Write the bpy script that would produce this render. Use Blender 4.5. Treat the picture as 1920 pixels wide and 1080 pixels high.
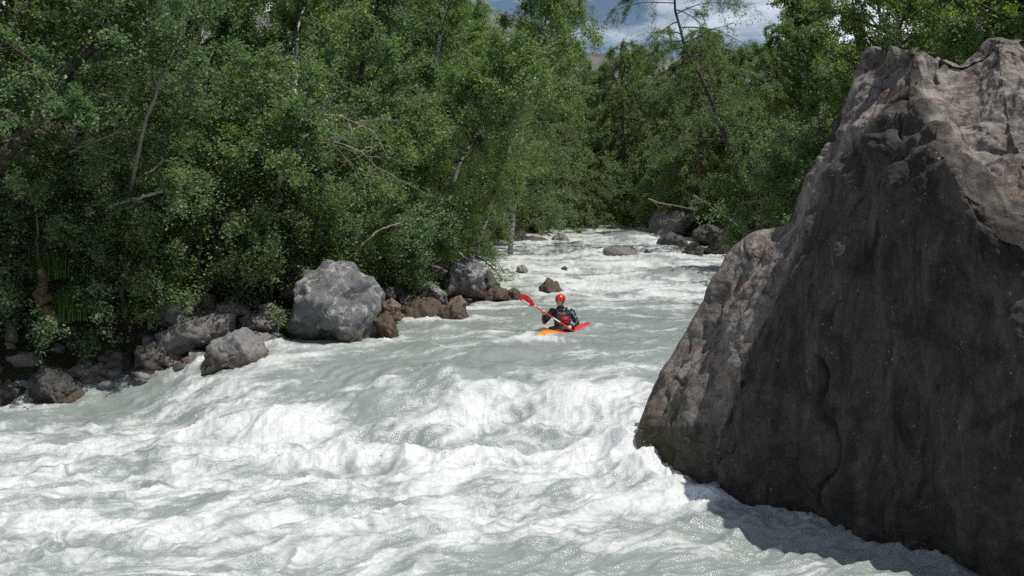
import bpy, bmesh, math, random
import numpy as np
from mathutils import Vector, Matrix, Euler
R = math.radians
for o in list(bpy.data.objects): bpy.data.objects.remove(o, do_unlink=True)
SC = bpy.context.scene
COL = SC.collection
# ------------------------------------------------------------------ camera, world, sun
F = 2000.0; CZ = 3.4; PITCH = math.atan(190/F)
cam = bpy.data.cameras.new('camera'); camo = bpy.data.objects.new('camera', cam); COL.objects.link(camo)
cam.lens = F/1920*36; cam.sensor_width = 36; cam.clip_end = 6000; cam.clip_start = .1
camo.location = (0, 0, CZ); camo.rotation_euler = (R(90)-PITCH, 0, 0)
SC.camera = camo
SUN_AZ = math.atan2(.85, -.50)      # measured from +Y towards +X
SUN_EL = R(64)
world = bpy.data.worlds.new('World'); SC.world = world; world.use_nodes = True
wn = world.node_tree; wn.nodes.clear()
wo = wn.nodes.new('ShaderNodeOutputWorld'); bg = wn.nodes.new('ShaderNodeBackground')
sky = wn.nodes.new('ShaderNodeTexSky'); sky.sky_type = 'NISHITA'; sky.sun_disc = False
sky.sun_elevation = SUN_EL; sky.sun_rotation = SUN_AZ; sky.altitude = 1600; sky.dust_density = .2; sky.ozone_density = 2.2; sky.air_density = 1.0
bg.inputs['Strength'].default_value = .058
tc = wn.nodes.new('ShaderNodeTexCoord'); mp = wn.nodes.new('ShaderNodeMapping'); mp.inputs['Scale'].default_value = (2.2, 2.2, 7)
mp.inputs['Location'].default_value = (.35, 0, .1)
cn = wn.nodes.new('ShaderNodeTexNoise'); cn.inputs['Scale'].default_value = 1.6; cn.inputs['Detail'].default_value = 7; cn.inputs['Roughness'].default_value = .55
cr = wn.nodes.new('ShaderNodeValToRGB'); cr.color_ramp.elements[0].position = .48; cr.color_ramp.elements[1].position = .64
cmix = wn.nodes.new('ShaderNodeMix'); cmix.data_type = 'RGBA'
wn.links.new(tc.outputs['Generated'], mp.inputs[0]); wn.links.new(mp.outputs[0], cn.inputs['Vector'])
wn.links.new(cn.outputs[0], cr.inputs[0]); wn.links.new(cr.outputs[0], cmix.inputs['Factor'])
wn.links.new(sky.outputs[0], cmix.inputs[6]); cmix.inputs[7].default_value = (19, 19.5, 21.5, 1)
wn.links.new(cmix.outputs[2], bg.inputs[0]); wn.links.new(bg.outputs[0], wo.inputs[0])
sl = bpy.data.lights.new('sun', 'SUN'); so = bpy.data.objects.new('sun', sl); COL.objects.link(so)
sl.energy = 4.1; sl.angle = R(.5); sl.color = (1, .955, .88)
sdir = Vector((math.sin(SUN_AZ)*math.cos(SUN_EL), math.cos(SUN_AZ)*math.cos(SUN_EL), math.sin(SUN_EL)))
so.rotation_euler = sdir.to_track_quat('Z', 'Y').to_euler(); so.location = (20, -10, 40)
SC.view_settings.view_transform = 'Standard'; SC.view_settings.look = 'None'; SC.view_settings.gamma = 1
SC.view_settings.use_curve_mapping = False; SC.view_settings.exposure = 0.0
SC.render.engine = 'CYCLES'
cy = SC.cycles; cy.max_bounces = 5; cy.diffuse_bounces = 3; cy.glossy_bounces = 2; cy.transmission_bounces = 3
cy.transparent_max_bounces = 4; cy.caustics_reflective = False; cy.caustics_refractive = False; cy.sample_clamp_indirect = 4
cy.use_denoising = False

# ------------------------------------------------------------------ helpers
FW = np.array([0, math.cos(PITCH), -math.sin(PITCH)]); UP = np.array([0, math.sin(PITCH), math.cos(PITCH)])
def at(px, py, Y):
    "world point seen at photo pixel (px,py) standing at distance Y"
    r = FW + np.array([1, 0, 0])*(px-960)/F + UP*(540-py)/F
    return np.array([0, 0, CZ]) + r*(Y/r[1])
_wy = [0, 8, 13, 16, 18, 20.5, 22.5, 25, 33, 40, 50, 58, 70, 200]
_wz = [-1.5, -1.47, -1.42, -1.33, -1.15, -.36, -.06, 0, .18, .36, .62, .82, 1.0, 1.4]
def ss(a, b, x):
    t = np.clip((x-a)/(b-a), 0, 1); return t*t*(3-2*t)
def wlev(x, y):
    s = 4*ss(-4, -9, x) - .8*ss(0, 2.5, x)*ss(26, 18, y)
    return np.interp(y-s, _wy, _wz)
def onwater(px, py):
    y = 20.
    for _ in range(60):
        p = at(px, py, y); y += (p[2]-wlev(p[0], y))*3 if y < 30 else (p[2]-wlev(p[0], y))*8
        y = min(max(y, 6), 90)
    return at(px, py, y)
# noise
def _h(ix, iy, iz, s):
    h = (ix.astype(np.uint32)*np.uint32(374761393) + iy.astype(np.uint32)*np.uint32(668265263)
         + iz.astype(np.uint32)*np.uint32(2147483647-58) + np.uint32((s*974634777) & 0xffffffff))
    h = (h ^ (h >> np.uint32(13)))*np.uint32(1274126177); h = (h ^ (h >> np.uint32(16)))*np.uint32(2246822519)
    return h ^ (h >> np.uint32(13))
def noise(x, y, z=None, s=0):
    "gradient noise, about -1..1"
    x = np.asarray(x, float); y = np.asarray(y, float); z = np.zeros_like(x) if z is None else np.asarray(z, float)
    x0 = np.floor(x); y0 = np.floor(y); z0 = np.floor(z)
    fx, fy, fz = x-x0, y-y0, z-z0; xi, yi, zi = [a.astype(np.int64) for a in (x0, y0, z0)]
    u, v, w = [f*f*f*(f*(f*6-15)+10) for f in (fx, fy, fz)]
    out = 0
    for dx in (0, 1):
        for dy in (0, 1):
            for dz in (0, 1):
                h = _h(xi+dx, yi+dy, zi+dz, s)
                a = (h & np.uint32(1023)).astype(float)/512-1; b = ((h >> np.uint32(10)) & np.uint32(1023)).astype(float)/512-1
                c = ((h >> np.uint32(20)) & np.uint32(1023)).astype(float)/512-1
                g = a*(fx-dx)+b*(fy-dy)+c*(fz-dz)
                out = out + g*(u if dx else 1-u)*(v if dy else 1-v)*(w if dz else 1-w)
    return out*1.5
def fbm(x, y, z=None, s=0, o=4, g=.5):
    t = 0; a = 1; f = 1
    for k in range(o):
        t = t + a*noise(x*f, y*f, None if z is None else z*f, s+k*17); a *= g; f *= 2.03
    return t
_FR = np.array(Euler((.5, .35, .8)).to_matrix())
def facet(x, y, z, s=0):
    "continuous field of flat facets: Manhattan distance to the nearest of scattered seeds (0..~1)"
    sh = np.shape(x); P = np.stack([np.ravel(x), np.ravel(y), np.ravel(z)], -1)@_FR.T; I = np.floor(P).astype(np.int64); best = np.full(len(P), 9.)
    for dx in (-1, 0, 1):
        for dy in (-1, 0, 1):
            for dz in (-1, 0, 1):
                h = _h(I[:, 0]+dx, I[:, 1]+dy, I[:, 2]+dz, s)
                q = np.stack([(h & np.uint32(1023)), (h >> np.uint32(10)) & np.uint32(1023), (h >> np.uint32(20)) & np.uint32(1023)], -1)/1023.
                d = np.abs(I+np.array([dx, dy, dz])+q-P)
                best = np.minimum(best, .55*d.sum(1)+.45*d.max(1))
    return best.reshape(sh)
def mesh_np(name, V, Fc, mats=(), smooth=True, matidx=None, attrs=None):
    me = bpy.data.meshes.new(name)
    V = np.asarray(V, np.float32); n = len(V)
    if isinstance(Fc, np.ndarray): Fs = [Fc]
    else: Fs = [np.asarray(f, np.int32) for f in Fc if len(f)]
    me.vertices.add(n); me.vertices.foreach_set('co', V.ravel())
    loops = np.concatenate([f.ravel() for f in Fs]).astype(np.int32)
    tot = np.concatenate([np.full(len(f), f.shape[1], np.int32) for f in Fs])
    st = np.concatenate([[0], np.cumsum(tot)[:-1]]).astype(np.int32)
    me.loops.add(len(loops)); me.loops.foreach_set('vertex_index', loops)
    me.polygons.add(len(tot)); me.polygons.foreach_set('loop_start', st); me.polygons.foreach_set('loop_total', tot)
    for m in mats: me.materials.append(m)
    if matidx is not None: me.polygons.foreach_set('material_index', np.asarray(matidx, np.int32))
    me.polygons.foreach_set('use_smooth', np.full(len(tot), smooth, bool))
    me.update(calc_edges=True)
    for k, a in (attrs or {}).items():
        at_ = me.attributes.new(k, 'FLOAT', 'POINT'); at_.data.foreach_set('value', np.asarray(a, np.float32))
    me.validate(); return me
def link(name, me, parent=None, loc=None):
    o = bpy.data.objects.new(name, me); COL.objects.link(o)
    if parent is not None: o.parent = parent
    if loc is not None: o.location = loc
    return o
def tag(o, label=None, cat=None, group=None, kind=None):
    for k, v in (('label', label), ('category', cat), ('group', group), ('kind', kind)):
        if v: o[k] = v
    return o
def empty(name, loc, label, cat, group=None):
    o = bpy.data.objects.new(name, None); COL.objects.link(o); o.location = tuple(loc); return tag(o, label, cat, group)
class NT:
    "tiny node builder"
    def __init__(s, name):
        s.m = bpy.data.materials.new(name); s.m.use_nodes = True; s.t = s.m.node_tree; s.t.nodes.clear()
        s.out = s.t.nodes.new('ShaderNodeOutputMaterial')
    def n(s, typ, inp=None, **kw):
        nd = s.t.nodes.new(typ)
        for k, v in kw.items(): setattr(nd, k, v)
        for k, v in (inp or {}).items(): s.set(nd, k, v)
        return nd
    def set(s, nd, k, v):
        i = nd.inputs[k]
        if isinstance(v, bpy.types.NodeSocket): s.t.links.new(v, i)
        elif isinstance(v, tuple) and len(v) == 3 and i.type == 'RGBA': i.default_value = (*v, 1)
        else: i.default_value = v
    def mix(s, f, a, b, typ='MIX'):
        nd = s.n('ShaderNodeMix', data_type='RGBA', blend_type=typ); s.set(nd, 0, f); s.set(nd, 6, a); s.set(nd, 7, b); return nd.outputs[2]
    def math(s, op, a, b=0.0, c=0.0, clamp=False):
        nd = s.n('ShaderNodeMath', operation=op, use_clamp=clamp); s.set(nd, 0, a); s.set(nd, 1, b); s.set(nd, 2, c); return nd.outputs[0]
    def ramp(s, v, stops):
        nd = s.n('ShaderNodeValToRGB'); s.set(nd, 0, v); e = nd.color_ramp.elements
        while len(e) < len(stops): e.new(.5)
        for i, (p, c) in enumerate(stops):
            e[i].position = p; e[i].color = (c, c, c, 1) if isinstance(c, (int, float)) else (*c, 1)
        return nd.outputs[0]
    def noise(s, vec, scale, detail=4, rough=.5, dist=0.):
        return s.n('ShaderNodeTexNoise', {'Vector': vec, 'Scale': scale, 'Detail': detail, 'Roughness': rough, 'Distortion': dist}).outputs[0]
    def pos(s, scale=(1, 1, 1), rot=(0, 0, 0), src='Object'):
        t = s.n('ShaderNodeTexCoord'); m = s.n('ShaderNodeMapping', {'Vector': t.outputs[src]}); m.inputs['Scale'].default_value = scale
        m.inputs['Rotation'].default_value = rot; return m.outputs[0]
    def attr(s, name): return s.n('ShaderNodeAttribute', attribute_name=name).outputs['Fac']
    def bsdf(s, col, rough=.6, spec=.4, normal=None, **kw):
        b = s.n('ShaderNodeBsdfPrincipled'); s.set(b, 'Base Color', col); s.set(b, 'Roughness', rough); s.set(b, 'Specular IOR Level', spec)
        if normal is not None: s.set(b, 'Normal', normal)
        for k, v in kw.items(): s.set(b, k, v)
        return b.outputs[0]
    def bump(s, h, strength, dist, normal=None):
        b = s.n('ShaderNodeBump', {'Height': h, 'Strength': strength, 'Distance': dist})
        if normal is not None: s.set(b, 'Normal', normal)
        return b.outputs[0]
    def fin(s, sh): s.t.links.new(sh, s.out.inputs[0]); return s.m

def simple(name, col, rough=.5, spec=.4, vary=.15, scale=8, coat=0.):
    t = NT(name); p = t.pos(); n = t.noise(p, scale, 3)
    c = t.mix(n, tuple(x*(1-vary) for x in col), tuple(min(1, x*(1+vary)) for x in col))
    return t.fin(t.bsdf(c, rough, spec, **({'Coat Weight': coat} if coat else {})))

# ------------------------------------------------------------------ materials
def rock_mat(name, base=(.2, .2, .205), dark=(.07, .065, .06), vein=.5, wetz=None, warm=(.2, .13, .09), warmth=.25, streak=False, scale=1., lichen=.4, moss=0.):
    t = NT(name); p = t.pos(src='Object'); geo = t.n('ShaderNodeNewGeometry')
    sep = t.n('ShaderNodeSeparateXYZ', {0: geo.outputs['Position']})
    big = t.noise(p, 1.3*scale, 6, .6, .6); med = t.noise(p, 5*scale, 8, .65, .3); fine = t.noise(p, 38*scale, 5, .7)
    c = t.mix(t.ramp(big, [(.3, 0), (.7, 1)]), tuple(x*.72 for x in base), base)
    c = t.mix(t.ramp(med, [(.5, 0), (.72, .8)]), c, dark)
    c = t.mix(t.math('MULTIPLY', t.ramp(t.noise(p, 2.1*scale, 5, .6, 1.), [(.5, 0), (.66, 1)]), warmth), c, warm)
    if vein:
        w = t.n('ShaderNodeTexNoise', {'Vector': p, 'Scale': 1.9*scale, 'Detail': 6, 'Roughness': .55, 'Distortion': 1.4}).outputs[0]
        w = t.math('ABSOLUTE', t.math('SUBTRACT', w, .5)); v = t.ramp(w, [(0, 1), (.022, .7), (.05, 0)])
        v = t.math('MULTIPLY', t.math('MULTIPLY', v, vein), t.ramp(t.noise(p, 3.3*scale, 3), [(.42, 0), (.6, 1)])); c = t.mix(v, c, (.5, .49, .46))
    if streak:
        q = t.pos((1.9, 1.9, .5)); sn = t.noise(q, 1.6, 8, .7, 1.4)
        c = t.mix(t.ramp(sn, [(.46, 0), (.62, .82)]), c, (.035, .032, .03))
        q2 = t.pos((4.5, 4.5, .45)); c = t.mix(t.ramp(t.noise(q2, 1.9, 5, .6, .3), [(.56, 0), (.7, .45)]), c, (.30, .285, .26))
    if streak:
        c = t.mix(t.ramp(t.noise(p, 3.2, 8, .75, 1.), [(.5, 0), (.6, .8)]), c, (.11, .095, .085)); c = t.mix(t.ramp(t.noise(p, 17, 6, .7), [(.55, 0), (.7, .6)]), c, (.55, .50, .45))
        rd = t.math('MULTIPLY', t.ramp(t.noise(p, 2.3, 5, .6, .5), [(.56, 0), (.66, 1)]), t.ramp(t.noise(p, 12, 5, .7), [(.45, 0), (.6, .8)])); c = t.mix(rd, c, (.27, .12, .06))
        sa = t.attr('face_shade'); vs_ = t.noise(t.pos((1.7, 1.7, .42)), 1.5, 9, .74, 1.6); v2_ = t.noise(p, .9, 6, .65, .8)
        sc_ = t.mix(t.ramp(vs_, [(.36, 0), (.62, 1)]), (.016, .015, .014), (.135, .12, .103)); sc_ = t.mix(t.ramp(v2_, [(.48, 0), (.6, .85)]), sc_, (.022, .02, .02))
        sc_ = t.mix(t.ramp(t.noise(p, 9, 6, .75), [(.6, 0), (.75, .5)]), sc_, (.17, .155, .14)); c = t.mix(t.math('MULTIPLY', sa, .93), c, sc_)  # shade of the dark face put into the colour, broken up by mottling
        mo = t.n('ShaderNodeMapRange', {0: t.math('ADD', sep.outputs[0], t.math('MULTIPLY', med, .6)), 1: 2.7, 2: 3.3, 3: 1., 4: 0.}).outputs[0]
        mo = t.math('MULTIPLY', mo, t.n('ShaderNodeMapRange', {0: t.math('ADD', sep.outputs[2], big), 1: -.2, 2: .5, 3: 1., 4: 0.}).outputs[0])
        c = t.mix(t.math('MULTIPLY', mo, t.ramp(t.noise(p, 4, 5, .6), [(.4, 0), (.6, .9)])), c, (.085, .085, .025))
    if lichen:
        vo = t.n('ShaderNodeTexVoronoi', {'Vector': p, 'Scale': 13*scale}).outputs['Distance']
        l = t.math('MULTIPLY', t.ramp(vo, [(.12, 1), (.2, 0)]), t.ramp(t.noise(p, 2.7*scale, 4, .6), [(.55, 0), (.64, lichen)]))
        c = t.mix(l, c, (.50, .49, .42))
        vo = t.n('ShaderNodeTexVoronoi', {'Vector': p, 'Scale': 31*scale}).outputs['Distance']
        l = t.math('MULTIPLY', t.ramp(vo, [(.14, 1), (.26, 0)]), t.ramp(t.noise(p, 5*scale, 4, .6), [(.56, 0), (.66, lichen)]))
        c = t.mix(l, c, (.42, .40, .35))
        l = t.ramp(t.noise(p, 3.9*scale, 7, .7, .4), [(.67, 0), (.72, .7)]); c = t.mix(l, c, (.26, .13, .05))
    if moss:
        c = t.mix(t.math('MULTIPLY', t.ramp(t.noise(p, 3*scale, 5, .6), [(.45, 0), (.6, 1)]), moss), c, (.06, .075, .02))
    c = t.mix(t.ramp(fine, [(.3, .55), (.75, 0)]), c, t.mix(.5, c, (.02, .02, .02)))
    rough = .72
    if wetz is not None:
        if wetz[0] < -1: zz = sep.outputs[2]
        else: zz = t.n('ShaderNodeSeparateXYZ', {0: t.pos(src='Generated')}).outputs[2]
        zz = t.math('ADD', zz, t.math('MULTIPLY', med, .35))
        wet = t.n('ShaderNodeMapRange', {0: zz, 1: wetz[0]+.18, 2: wetz[1]+.18, 3: 1., 4: 0.}).outputs[0]
        wc = t.mix(t.ramp(med, [(.35, 0), (.65, 1)]), *(((.012, .010, .008), (.05, .032, .018)) if streak else ((.035, .027, .02), (.11, .072, .04))))
        c = t.mix(t.math('MULTIPLY', wet, .85), c, wc)
        rough = t.math('SUBTRACT', .75, t.math('MULTIPLY', wet, .55))
    nb = t.bump(med, .7, .1); nb = t.bump(t.noise(p, 14*scale, 8, .7), .9, .04, nb); nb = t.bump(fine, .4, .01, nb)
    return t.fin(t.bsdf(c, rough, .2 if streak else .35, nb))

def leaf_mat(name, a, b, c2, trans=.42, rough=.42):
    t = NT(name); v = t.attr('var'); col = t.mix(v, a, b); col = t.mix(t.ramp(v, [(.93, 0), (.97, .8)]), col, c2)
    s = t.bsdf(col, rough, .35); tr = t.n('ShaderNodeBsdfTranslucent'); t.set(tr, 0, t.mix(1., col, (1.5, 1.9, .7), 'MULTIPLY'))
    m = t.n('ShaderNodeMixShader', {0: trans}); t.t.links.new(s, m.inputs[1]); t.t.links.new(tr.outputs[0], m.inputs[2])
    return t.fin(m.outputs[0])
LEAF = dict(
    alder=leaf_mat('alder_leaf', (0.090, 0.144, 0.095), (0.195, 0.260, 0.135), (0.367, 0.326, 0.201)),
    birch=leaf_mat('birch_leaf', (0.112, 0.170, 0.086), (0.210, 0.266, 0.124), (0.442, 0.355, 0.185)),
    dark=leaf_mat('dark_leaf', (0.088, 0.127, 0.078), (0.193, 0.232, 0.115), (0.350, 0.301, 0.182)),
    bright=leaf_mat('bright_leaf', (0.115, 0.165, 0.059), (0.198, 0.253, 0.093), (0.364, 0.306, 0.139)),
    larch=leaf_mat('larch_needle', (0.108, 0.172, 0.073), (0.206, 0.273, 0.104), (0.336, 0.287, 0.152), .25, .6),
    grass=leaf_mat('grass_blade', (0.050, 0.110, 0.020), (0.110, 0.190, 0.040), (0.200, 0.190, 0.080), .3, .5))
def bark(name, a, b, bands=False):
    t = NT(name); p = t.pos((1, 1, .35) if not bands else (1, 1, 3)); n = t.noise(p, 9 if not bands else 5, 6, .65, .4)
    c = t.mix(t.ramp(n, [(.4, 0), (.62, 1)]) if not bands else t.ramp(n, [(.52, 0), (.58, 1)]), a, b)
    return t.fin(t.bsdf(c, .85, .2, t.bump(n, .7, .03)))
BARK = dict(dark=bark('dark_bark', (.05, .04, .034), (.11, .095, .08)), grey=bark('grey_bark', (.16, .145, .125), (.27, .25, .22)),
            birch=bark('birch_bark', (.62, .60, .56), (.06, .05, .045), True), dead=bark('dead_wood', (.20, .175, .15), (.38, .34, .29)),
            brown=bark('brown_bark', (.10, .065, .042), (.18, .12, .08)))

# ------------------------------------------------------------------ terrain
left_bank = [(-60, 19), (-30, 21), (-14, 22.4), (-9.8, 23.0), (-7.6, 22.7), (-5.9, 22.9), (-4.6, 24.0), (-3.0, 25.4), (-1.9, 28), (-1.0, 32), (-.9, 37), (-1.4, 42), (-1.5, 47), (.2, 53), (2.2, 60), (3.4, 70), (2, 95)]
right_bank = [(15, 95), (12, 74), (9.4, 62), (8.6, 55), (9.0, 50), (9.8, 43), (9.2, 34), (8.2, 26), (7.5, 20), (7.0, 12), (4.2, 7), (2, 3), (-3, 1.2), (-20, -4), (-60, -8)]
RP = np.array(left_bank+right_bank, float)
def sdist(x, y):
    "signed distance to the river outline, positive on land"
    sh = x.shape; x = x.ravel(); y = y.ravel(); d = np.full(x.shape, 1e9); ins = np.zeros(x.shape, bool)
    for i in range(len(RP)):
        a = RP[i]; b = RP[(i+1) % len(RP)]; e = b-a
        t = np.clip(((x-a[0])*e[0]+(y-a[1])*e[1])/(e@e), 0, 1)
        d = np.minimum(d, np.hypot(x-a[0]-t*e[0], y-a[1]-t*e[1]))
        c = ((a[1] > y) != (b[1] > y)); xi = a[0]+(y-a[1])*e[0]/(e[1] if e[1] else 1e-9); ins ^= c & (x < xi)
    return np.where(ins, -d, d).reshape(sh)
def ground(x, y, d=None):
    x = np.asarray(x, float); y = np.asarray(y, float)
    if d is None: d = sdist(np.atleast_1d(x), np.atleast_1d(y)).reshape(np.shape(x))
    w = wlev(x, y); dd = d + .35*noise(x/1.3, y/1.3, s=5)
    h = np.where(dd < 0, np.maximum(dd*.9, -1.1), 0) + 1.15*ss(0, 2.3, dd) + .16*np.clip(dd-1.5, 0, 60) + .10*np.clip(dd-9, 0, 60)
    return w + h + .16*fbm(x/1.1, y/1.1, s=9)*ss(-.5, 1, dd) + .5*noise(x/7, y/7, s=2)*ss(1, 6, dd)
gx = np.concatenate([np.linspace(-70, -18, 80), np.linspace(-17.8, 16, 330), np.linspace(16.5, 90, 90)])
gy = np.concatenate([np.linspace(-12, 16, 90), np.linspace(16.1, 50, 330), np.linspace(50.5, 170, 150)])
GX, GY = np.meshgrid(gx, gy); GZ = ground(GX, GY)
nx, ny = len(gx), len(gy); idx = np.arange(nx*ny).reshape(ny, nx)
quads = np.stack([idx[:-1, :-1], idx[:-1, 1:], idx[1:, 1:], idx[1:, :-1]], -1).reshape(-1, 4)
t = NT('forest_soil'); p = t.pos(); n1 = t.noise(p, 1.1, 6, .6); n2 = t.noise(p, 9, 6, .7); n3 = t.noise(p, 45, 4, .7)
c = t.mix(t.ramp(n1, [(.4, 0), (.62, 1)]), (.055, .042, .03), (.045, .055, .02)); c = t.mix(t.ramp(n2, [(.5, 0), (.66, 1)]), c, (.13, .11, .09))
c = t.mix(t.ramp(n3, [(.55, 0), (.7, .7)]), c, (.02, .016, .012))
M_soil = t.fin(t.bsdf(c, .95, .15, t.bump(n3, .7, .03, t.bump(n2, .8, .1))))
tag(link('ground', mesh_np('ground', np.stack([GX, GY, GZ], -1).reshape(-1, 3), quads, [M_soil])), kind='structure')
# far land sheet to the horizon and the mountain slope behind the trees
t = NT('mountain_scree'); p = t.pos(); n1 = t.noise(p, .012, 8, .65, .5); n2 = t.noise(p, .06, 8, .7)
c = t.mix(t.ramp(n1, [(.42, 0), (.56, 1)]), (.07, .09, .065), (.21, .205, .20)); c = t.mix(t.ramp(n2, [(.5, 0), (.65, .8)]), c, (.12, .12, .115))
M_mtn = t.fin(t.bsdf(c, .95, .1, t.bump(n2, 1., 6)))
mx = np.linspace(-1500, 1500, 220); my = np.linspace(260, 1500, 150); MX, MY = np.meshgrid(mx, my)
rid = 1-np.abs(fbm(MX/260, MY/260, s=77, o=5))
ang = MX/MY
MH = 5 + ss(260, 1100, MY)*(84 + 46*ss(.10, -.04, ang) + 70*ss(.25, .6, ang)) + 34*rid*ss(300, 700, MY) + 8*fbm(MX/60, MY/60, s=3)
idx = np.arange(mx.size*my.size).reshape(my.size, mx.size)
q = np.stack([idx[:-1, :-1], idx[:-1, 1:], idx[1:, 1:], idx[1:, :-1]], -1).reshape(-1, 4)
tag(link('mountain_slope', mesh_np('mountain', np.stack([MX, MY, MH], -1).reshape(-1, 3), q, [M_mtn])), kind='structure')
fv = [(-4000, -900, -2.8), (4000, -900, -2.8), (4000, -14, -2.8), (-4000, -14, -2.8), (-4000, 165, 4), (4000, 165, 4), (4000, 5500, 4), (-4000, 5500, 4)]
tag(link('valley_floor', mesh_np('valley', fv, np.array([[0, 1, 2, 3], [4, 5, 6, 7]]), [M_soil], False)), kind='structure')

# ------------------------------------------------------------------ water
def water_field(X, Y):
    "height offset and foam amount at world points"
    base = wlev(X, Y)
    b = X + .028*np.clip(27-Y, 0, 40)**2; a = Y
    b = b + .5*noise(X/2.2, Y/2.2, s=40); a = a + .5*noise(X/2.2, Y/2.2, s=41)
    below = ss(21.2, 18.8, Y-2.2*ss(-4, -8, X)); pool = ss(21.5, 23, Y)*ss(30, 26.5, Y); near = ss(14.5, 12, Y)
    turb = .38 + .18*ss(28, 33, Y) + .62*below - .12*pool - .12*near
    turb = turb*(1-.55*ss(-7.0, -9.5, X)*ss(18, 22, Y))
    big = noise(b/1.9, a/1.25, s=1); mid = noise(b/.85, a/.62, s=2); sm = noise(b/.36, a/.27, s=3)
    drop = ss(21.5, 20, Y)*ss(16, 17.5, Y)
    h = turb*((.17+.03*drop)*big + (.11)*(1-2*np.abs(mid)) + .045*(1-2*np.abs(sm)))
    # long standing waves upstream
    h = h + .07*(1-pool)*ss(26, 31, Y)*np.sin(a*2.6+1.6*noise(b/2, a/3, s=7))*(.5+.5*noise(b/1.7, a/2.5, s=8))
    feats = [  # (photo px, py, half width m, half length m, height m, foam change)
        (850, 752, 1.25, .75, .58, -.72), (720, 705, 1.1, .6, .14, -.40), (700, 775, .6, .5, .10, -.6), (900, 868, 2.2, .22, .16, .5), (600, 868, 1.0, .25, .14, .5), (540, 800, .7, .3, .12, .5), (1172, 850, .28, .5, .22, .6), (1205, 890, .3, .3, .18, .6), (1255, 925, .3, .25, .14, .6), (1310, 958, .3, .2, .10, .5), (1040, 740, .5, .8, .04, .15), (440, 800, 1., .2, .1, .4), (990, 700, 1.5, .5, .1, -.25), (640, 800, .8, .35, -.16, -.15), (760, 842, .65, .28, -.24, -.65), (1045, 625, .9, .7, -.03, -.15), (1000, 640, .9, .28, .10, .4), (1075, 632, .5, .22, .07, .3), (520, 815, .9, .45, .26, .45), (960, 800, .9, .4, -.12, .2),
        (900, 770, .7, .4, .18, .35), (1080, 770, .7, .4, .22, .4), (1120, 850, .5, .45, .14, .3), (1150, 700, .5, .6, .12, .25), (660, 855, .6, .3, .16, .4),
        (840, 622, .55, .35, .16, .1), (930, 628, .5, .3, .08, .35), (1290, 522, 1.5, .9, .34, -.9), (1330, 508, .9, .7, .12, -.6), (1185, 447, 1.2, 1.6, .35, -.7), (1085, 476, 1.4, 1., .25, -.4), (1240, 553, .8, .8, .08, .3),
        (980, 500, 1.1, 1.2, .12, .3), (1160, 540, 1.6, 1., .0, .35), (1060, 530, .8, .8, .1, .4), (1180, 500, 1.6, .8, .1, .45), (1320, 545, .9, .6, .05, .5), (440, 725, .5, .35, .1, .35), (520, 690, .42, .5, .08, .55),
        (260, 740, 1.2, .5, .0, -.35), (1400, 985, .8, .45, -.04, -.9), (1560, 1030, .9, .5, -.04, -1.), (1720, 1080, 1., .6, -.04, -1.), (1340, 1010, .5, .3, -.02, -.5), (1120, 1070, 1.4, .3, -.05, -.6), (1250, 1000, .7, .3, .02, -.35), (1120, 1075, 1.2, .35, -.05, -.8), (230, 1000, .6, .25, .08, .35), (700, 920, 1.2, .2, .12, .3), (120, 850, 1., .3, .05, .35), (900, 660, 1., .3, .05, -.3)]
    foam0 = -.16 + .25*below + .02*pool + .36*ss(27, 32, Y) - .10*near - .45*ss(-6.5, -9, X)*ss(19, 22, Y)
    for (px, py, rw, rl, hh, fo) in feats:
        c = FP[(px, py)] if (px, py) in FP else FP.setdefault((px, py), onwater(px, py))
        g = np.exp(-((X-c[0])/rw)**2-((Y-c[1])/rl)**2)
        h = h + hh*g; foam0 = foam0 + fo*g
    fn = fbm(b/1.5, a/.75, s=20, o=4, g=.58); a2 = a+.9*noise(b/1.3, a/1.3, s=50)+.25*noise(b/.5, a/.5, s=51); st = fbm(b/.8, a2/.17, s=25, o=5, g=.6); stl = 1-2*np.abs(noise(b/1.1, a2/.34, s=28))
    foam = foam0 + .50*fn + .30*st + .16*stl + .9*h*turb + .3
    foam = ss(.05, 1.05, foam)
    wn_ = .3*noise(X/.6, Y/.6, s=72)
    puff = np.abs(noise(X/.17, Y/.17, s=31))*.042 + np.abs(noise(X/.075, Y/.075, s=32))*.02 + np.abs(noise(X/.036, Y/.036, s=35))*.016 + (.62-facet(X/.5, Y/.5, wn_, 71))*.04*below
    rip = .014*(1-2*np.abs(noise(b/.3, a/.12, s=33))) + .007*noise(b/.1, a/.05, s=34)
    h = h + (puff-.02)*ss(.3, .9, foam)*(.5+.5*turb) + rip*(1-.6*foam)
    return base + h, foam
FP = {}
us = np.linspace(-.80, .60, 1330)
ys = [7.5]
while ys[-1] < 68: ys.append(ys[-1]+1.08*ys[-1]**2/(F*(CZ-np.interp(ys[-1], _wy, _wz))))
ys = np.concatenate([ys, np.linspace(ys[-1]+.4, 95, 40)])
U, YY = np.meshgrid(us, ys); XX = U*YY
WH, FO = water_field(XX, YY)
SD = sdist(XX[::1, ::1], YY)
t = NT('glacial_water'); p = t.pos(); fo = t.attr('foam')
pst = t.pos((1, 2.4, 1)); br = t.noise(pst, 7, 7, .68, .8); br2 = t.noise(p, 30, 8, .8)
f = t.math('ADD', fo, t.math('ADD', t.math('MULTIPLY', t.math('SUBTRACT', br, .5), 1.15), t.math('MULTIPLY', t.math('SUBTRACT', br2, .5), 1.0)))
f = t.ramp(f, [(.15, 0), (.45, .42), (.72, .7), (1., 1)])
wcol = t.mix(t.noise(p, .8, 3), (.225, .262, .252), (.315, .352, .338))
col = t.mix(f, wcol, (.67, .695, .69))
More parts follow.
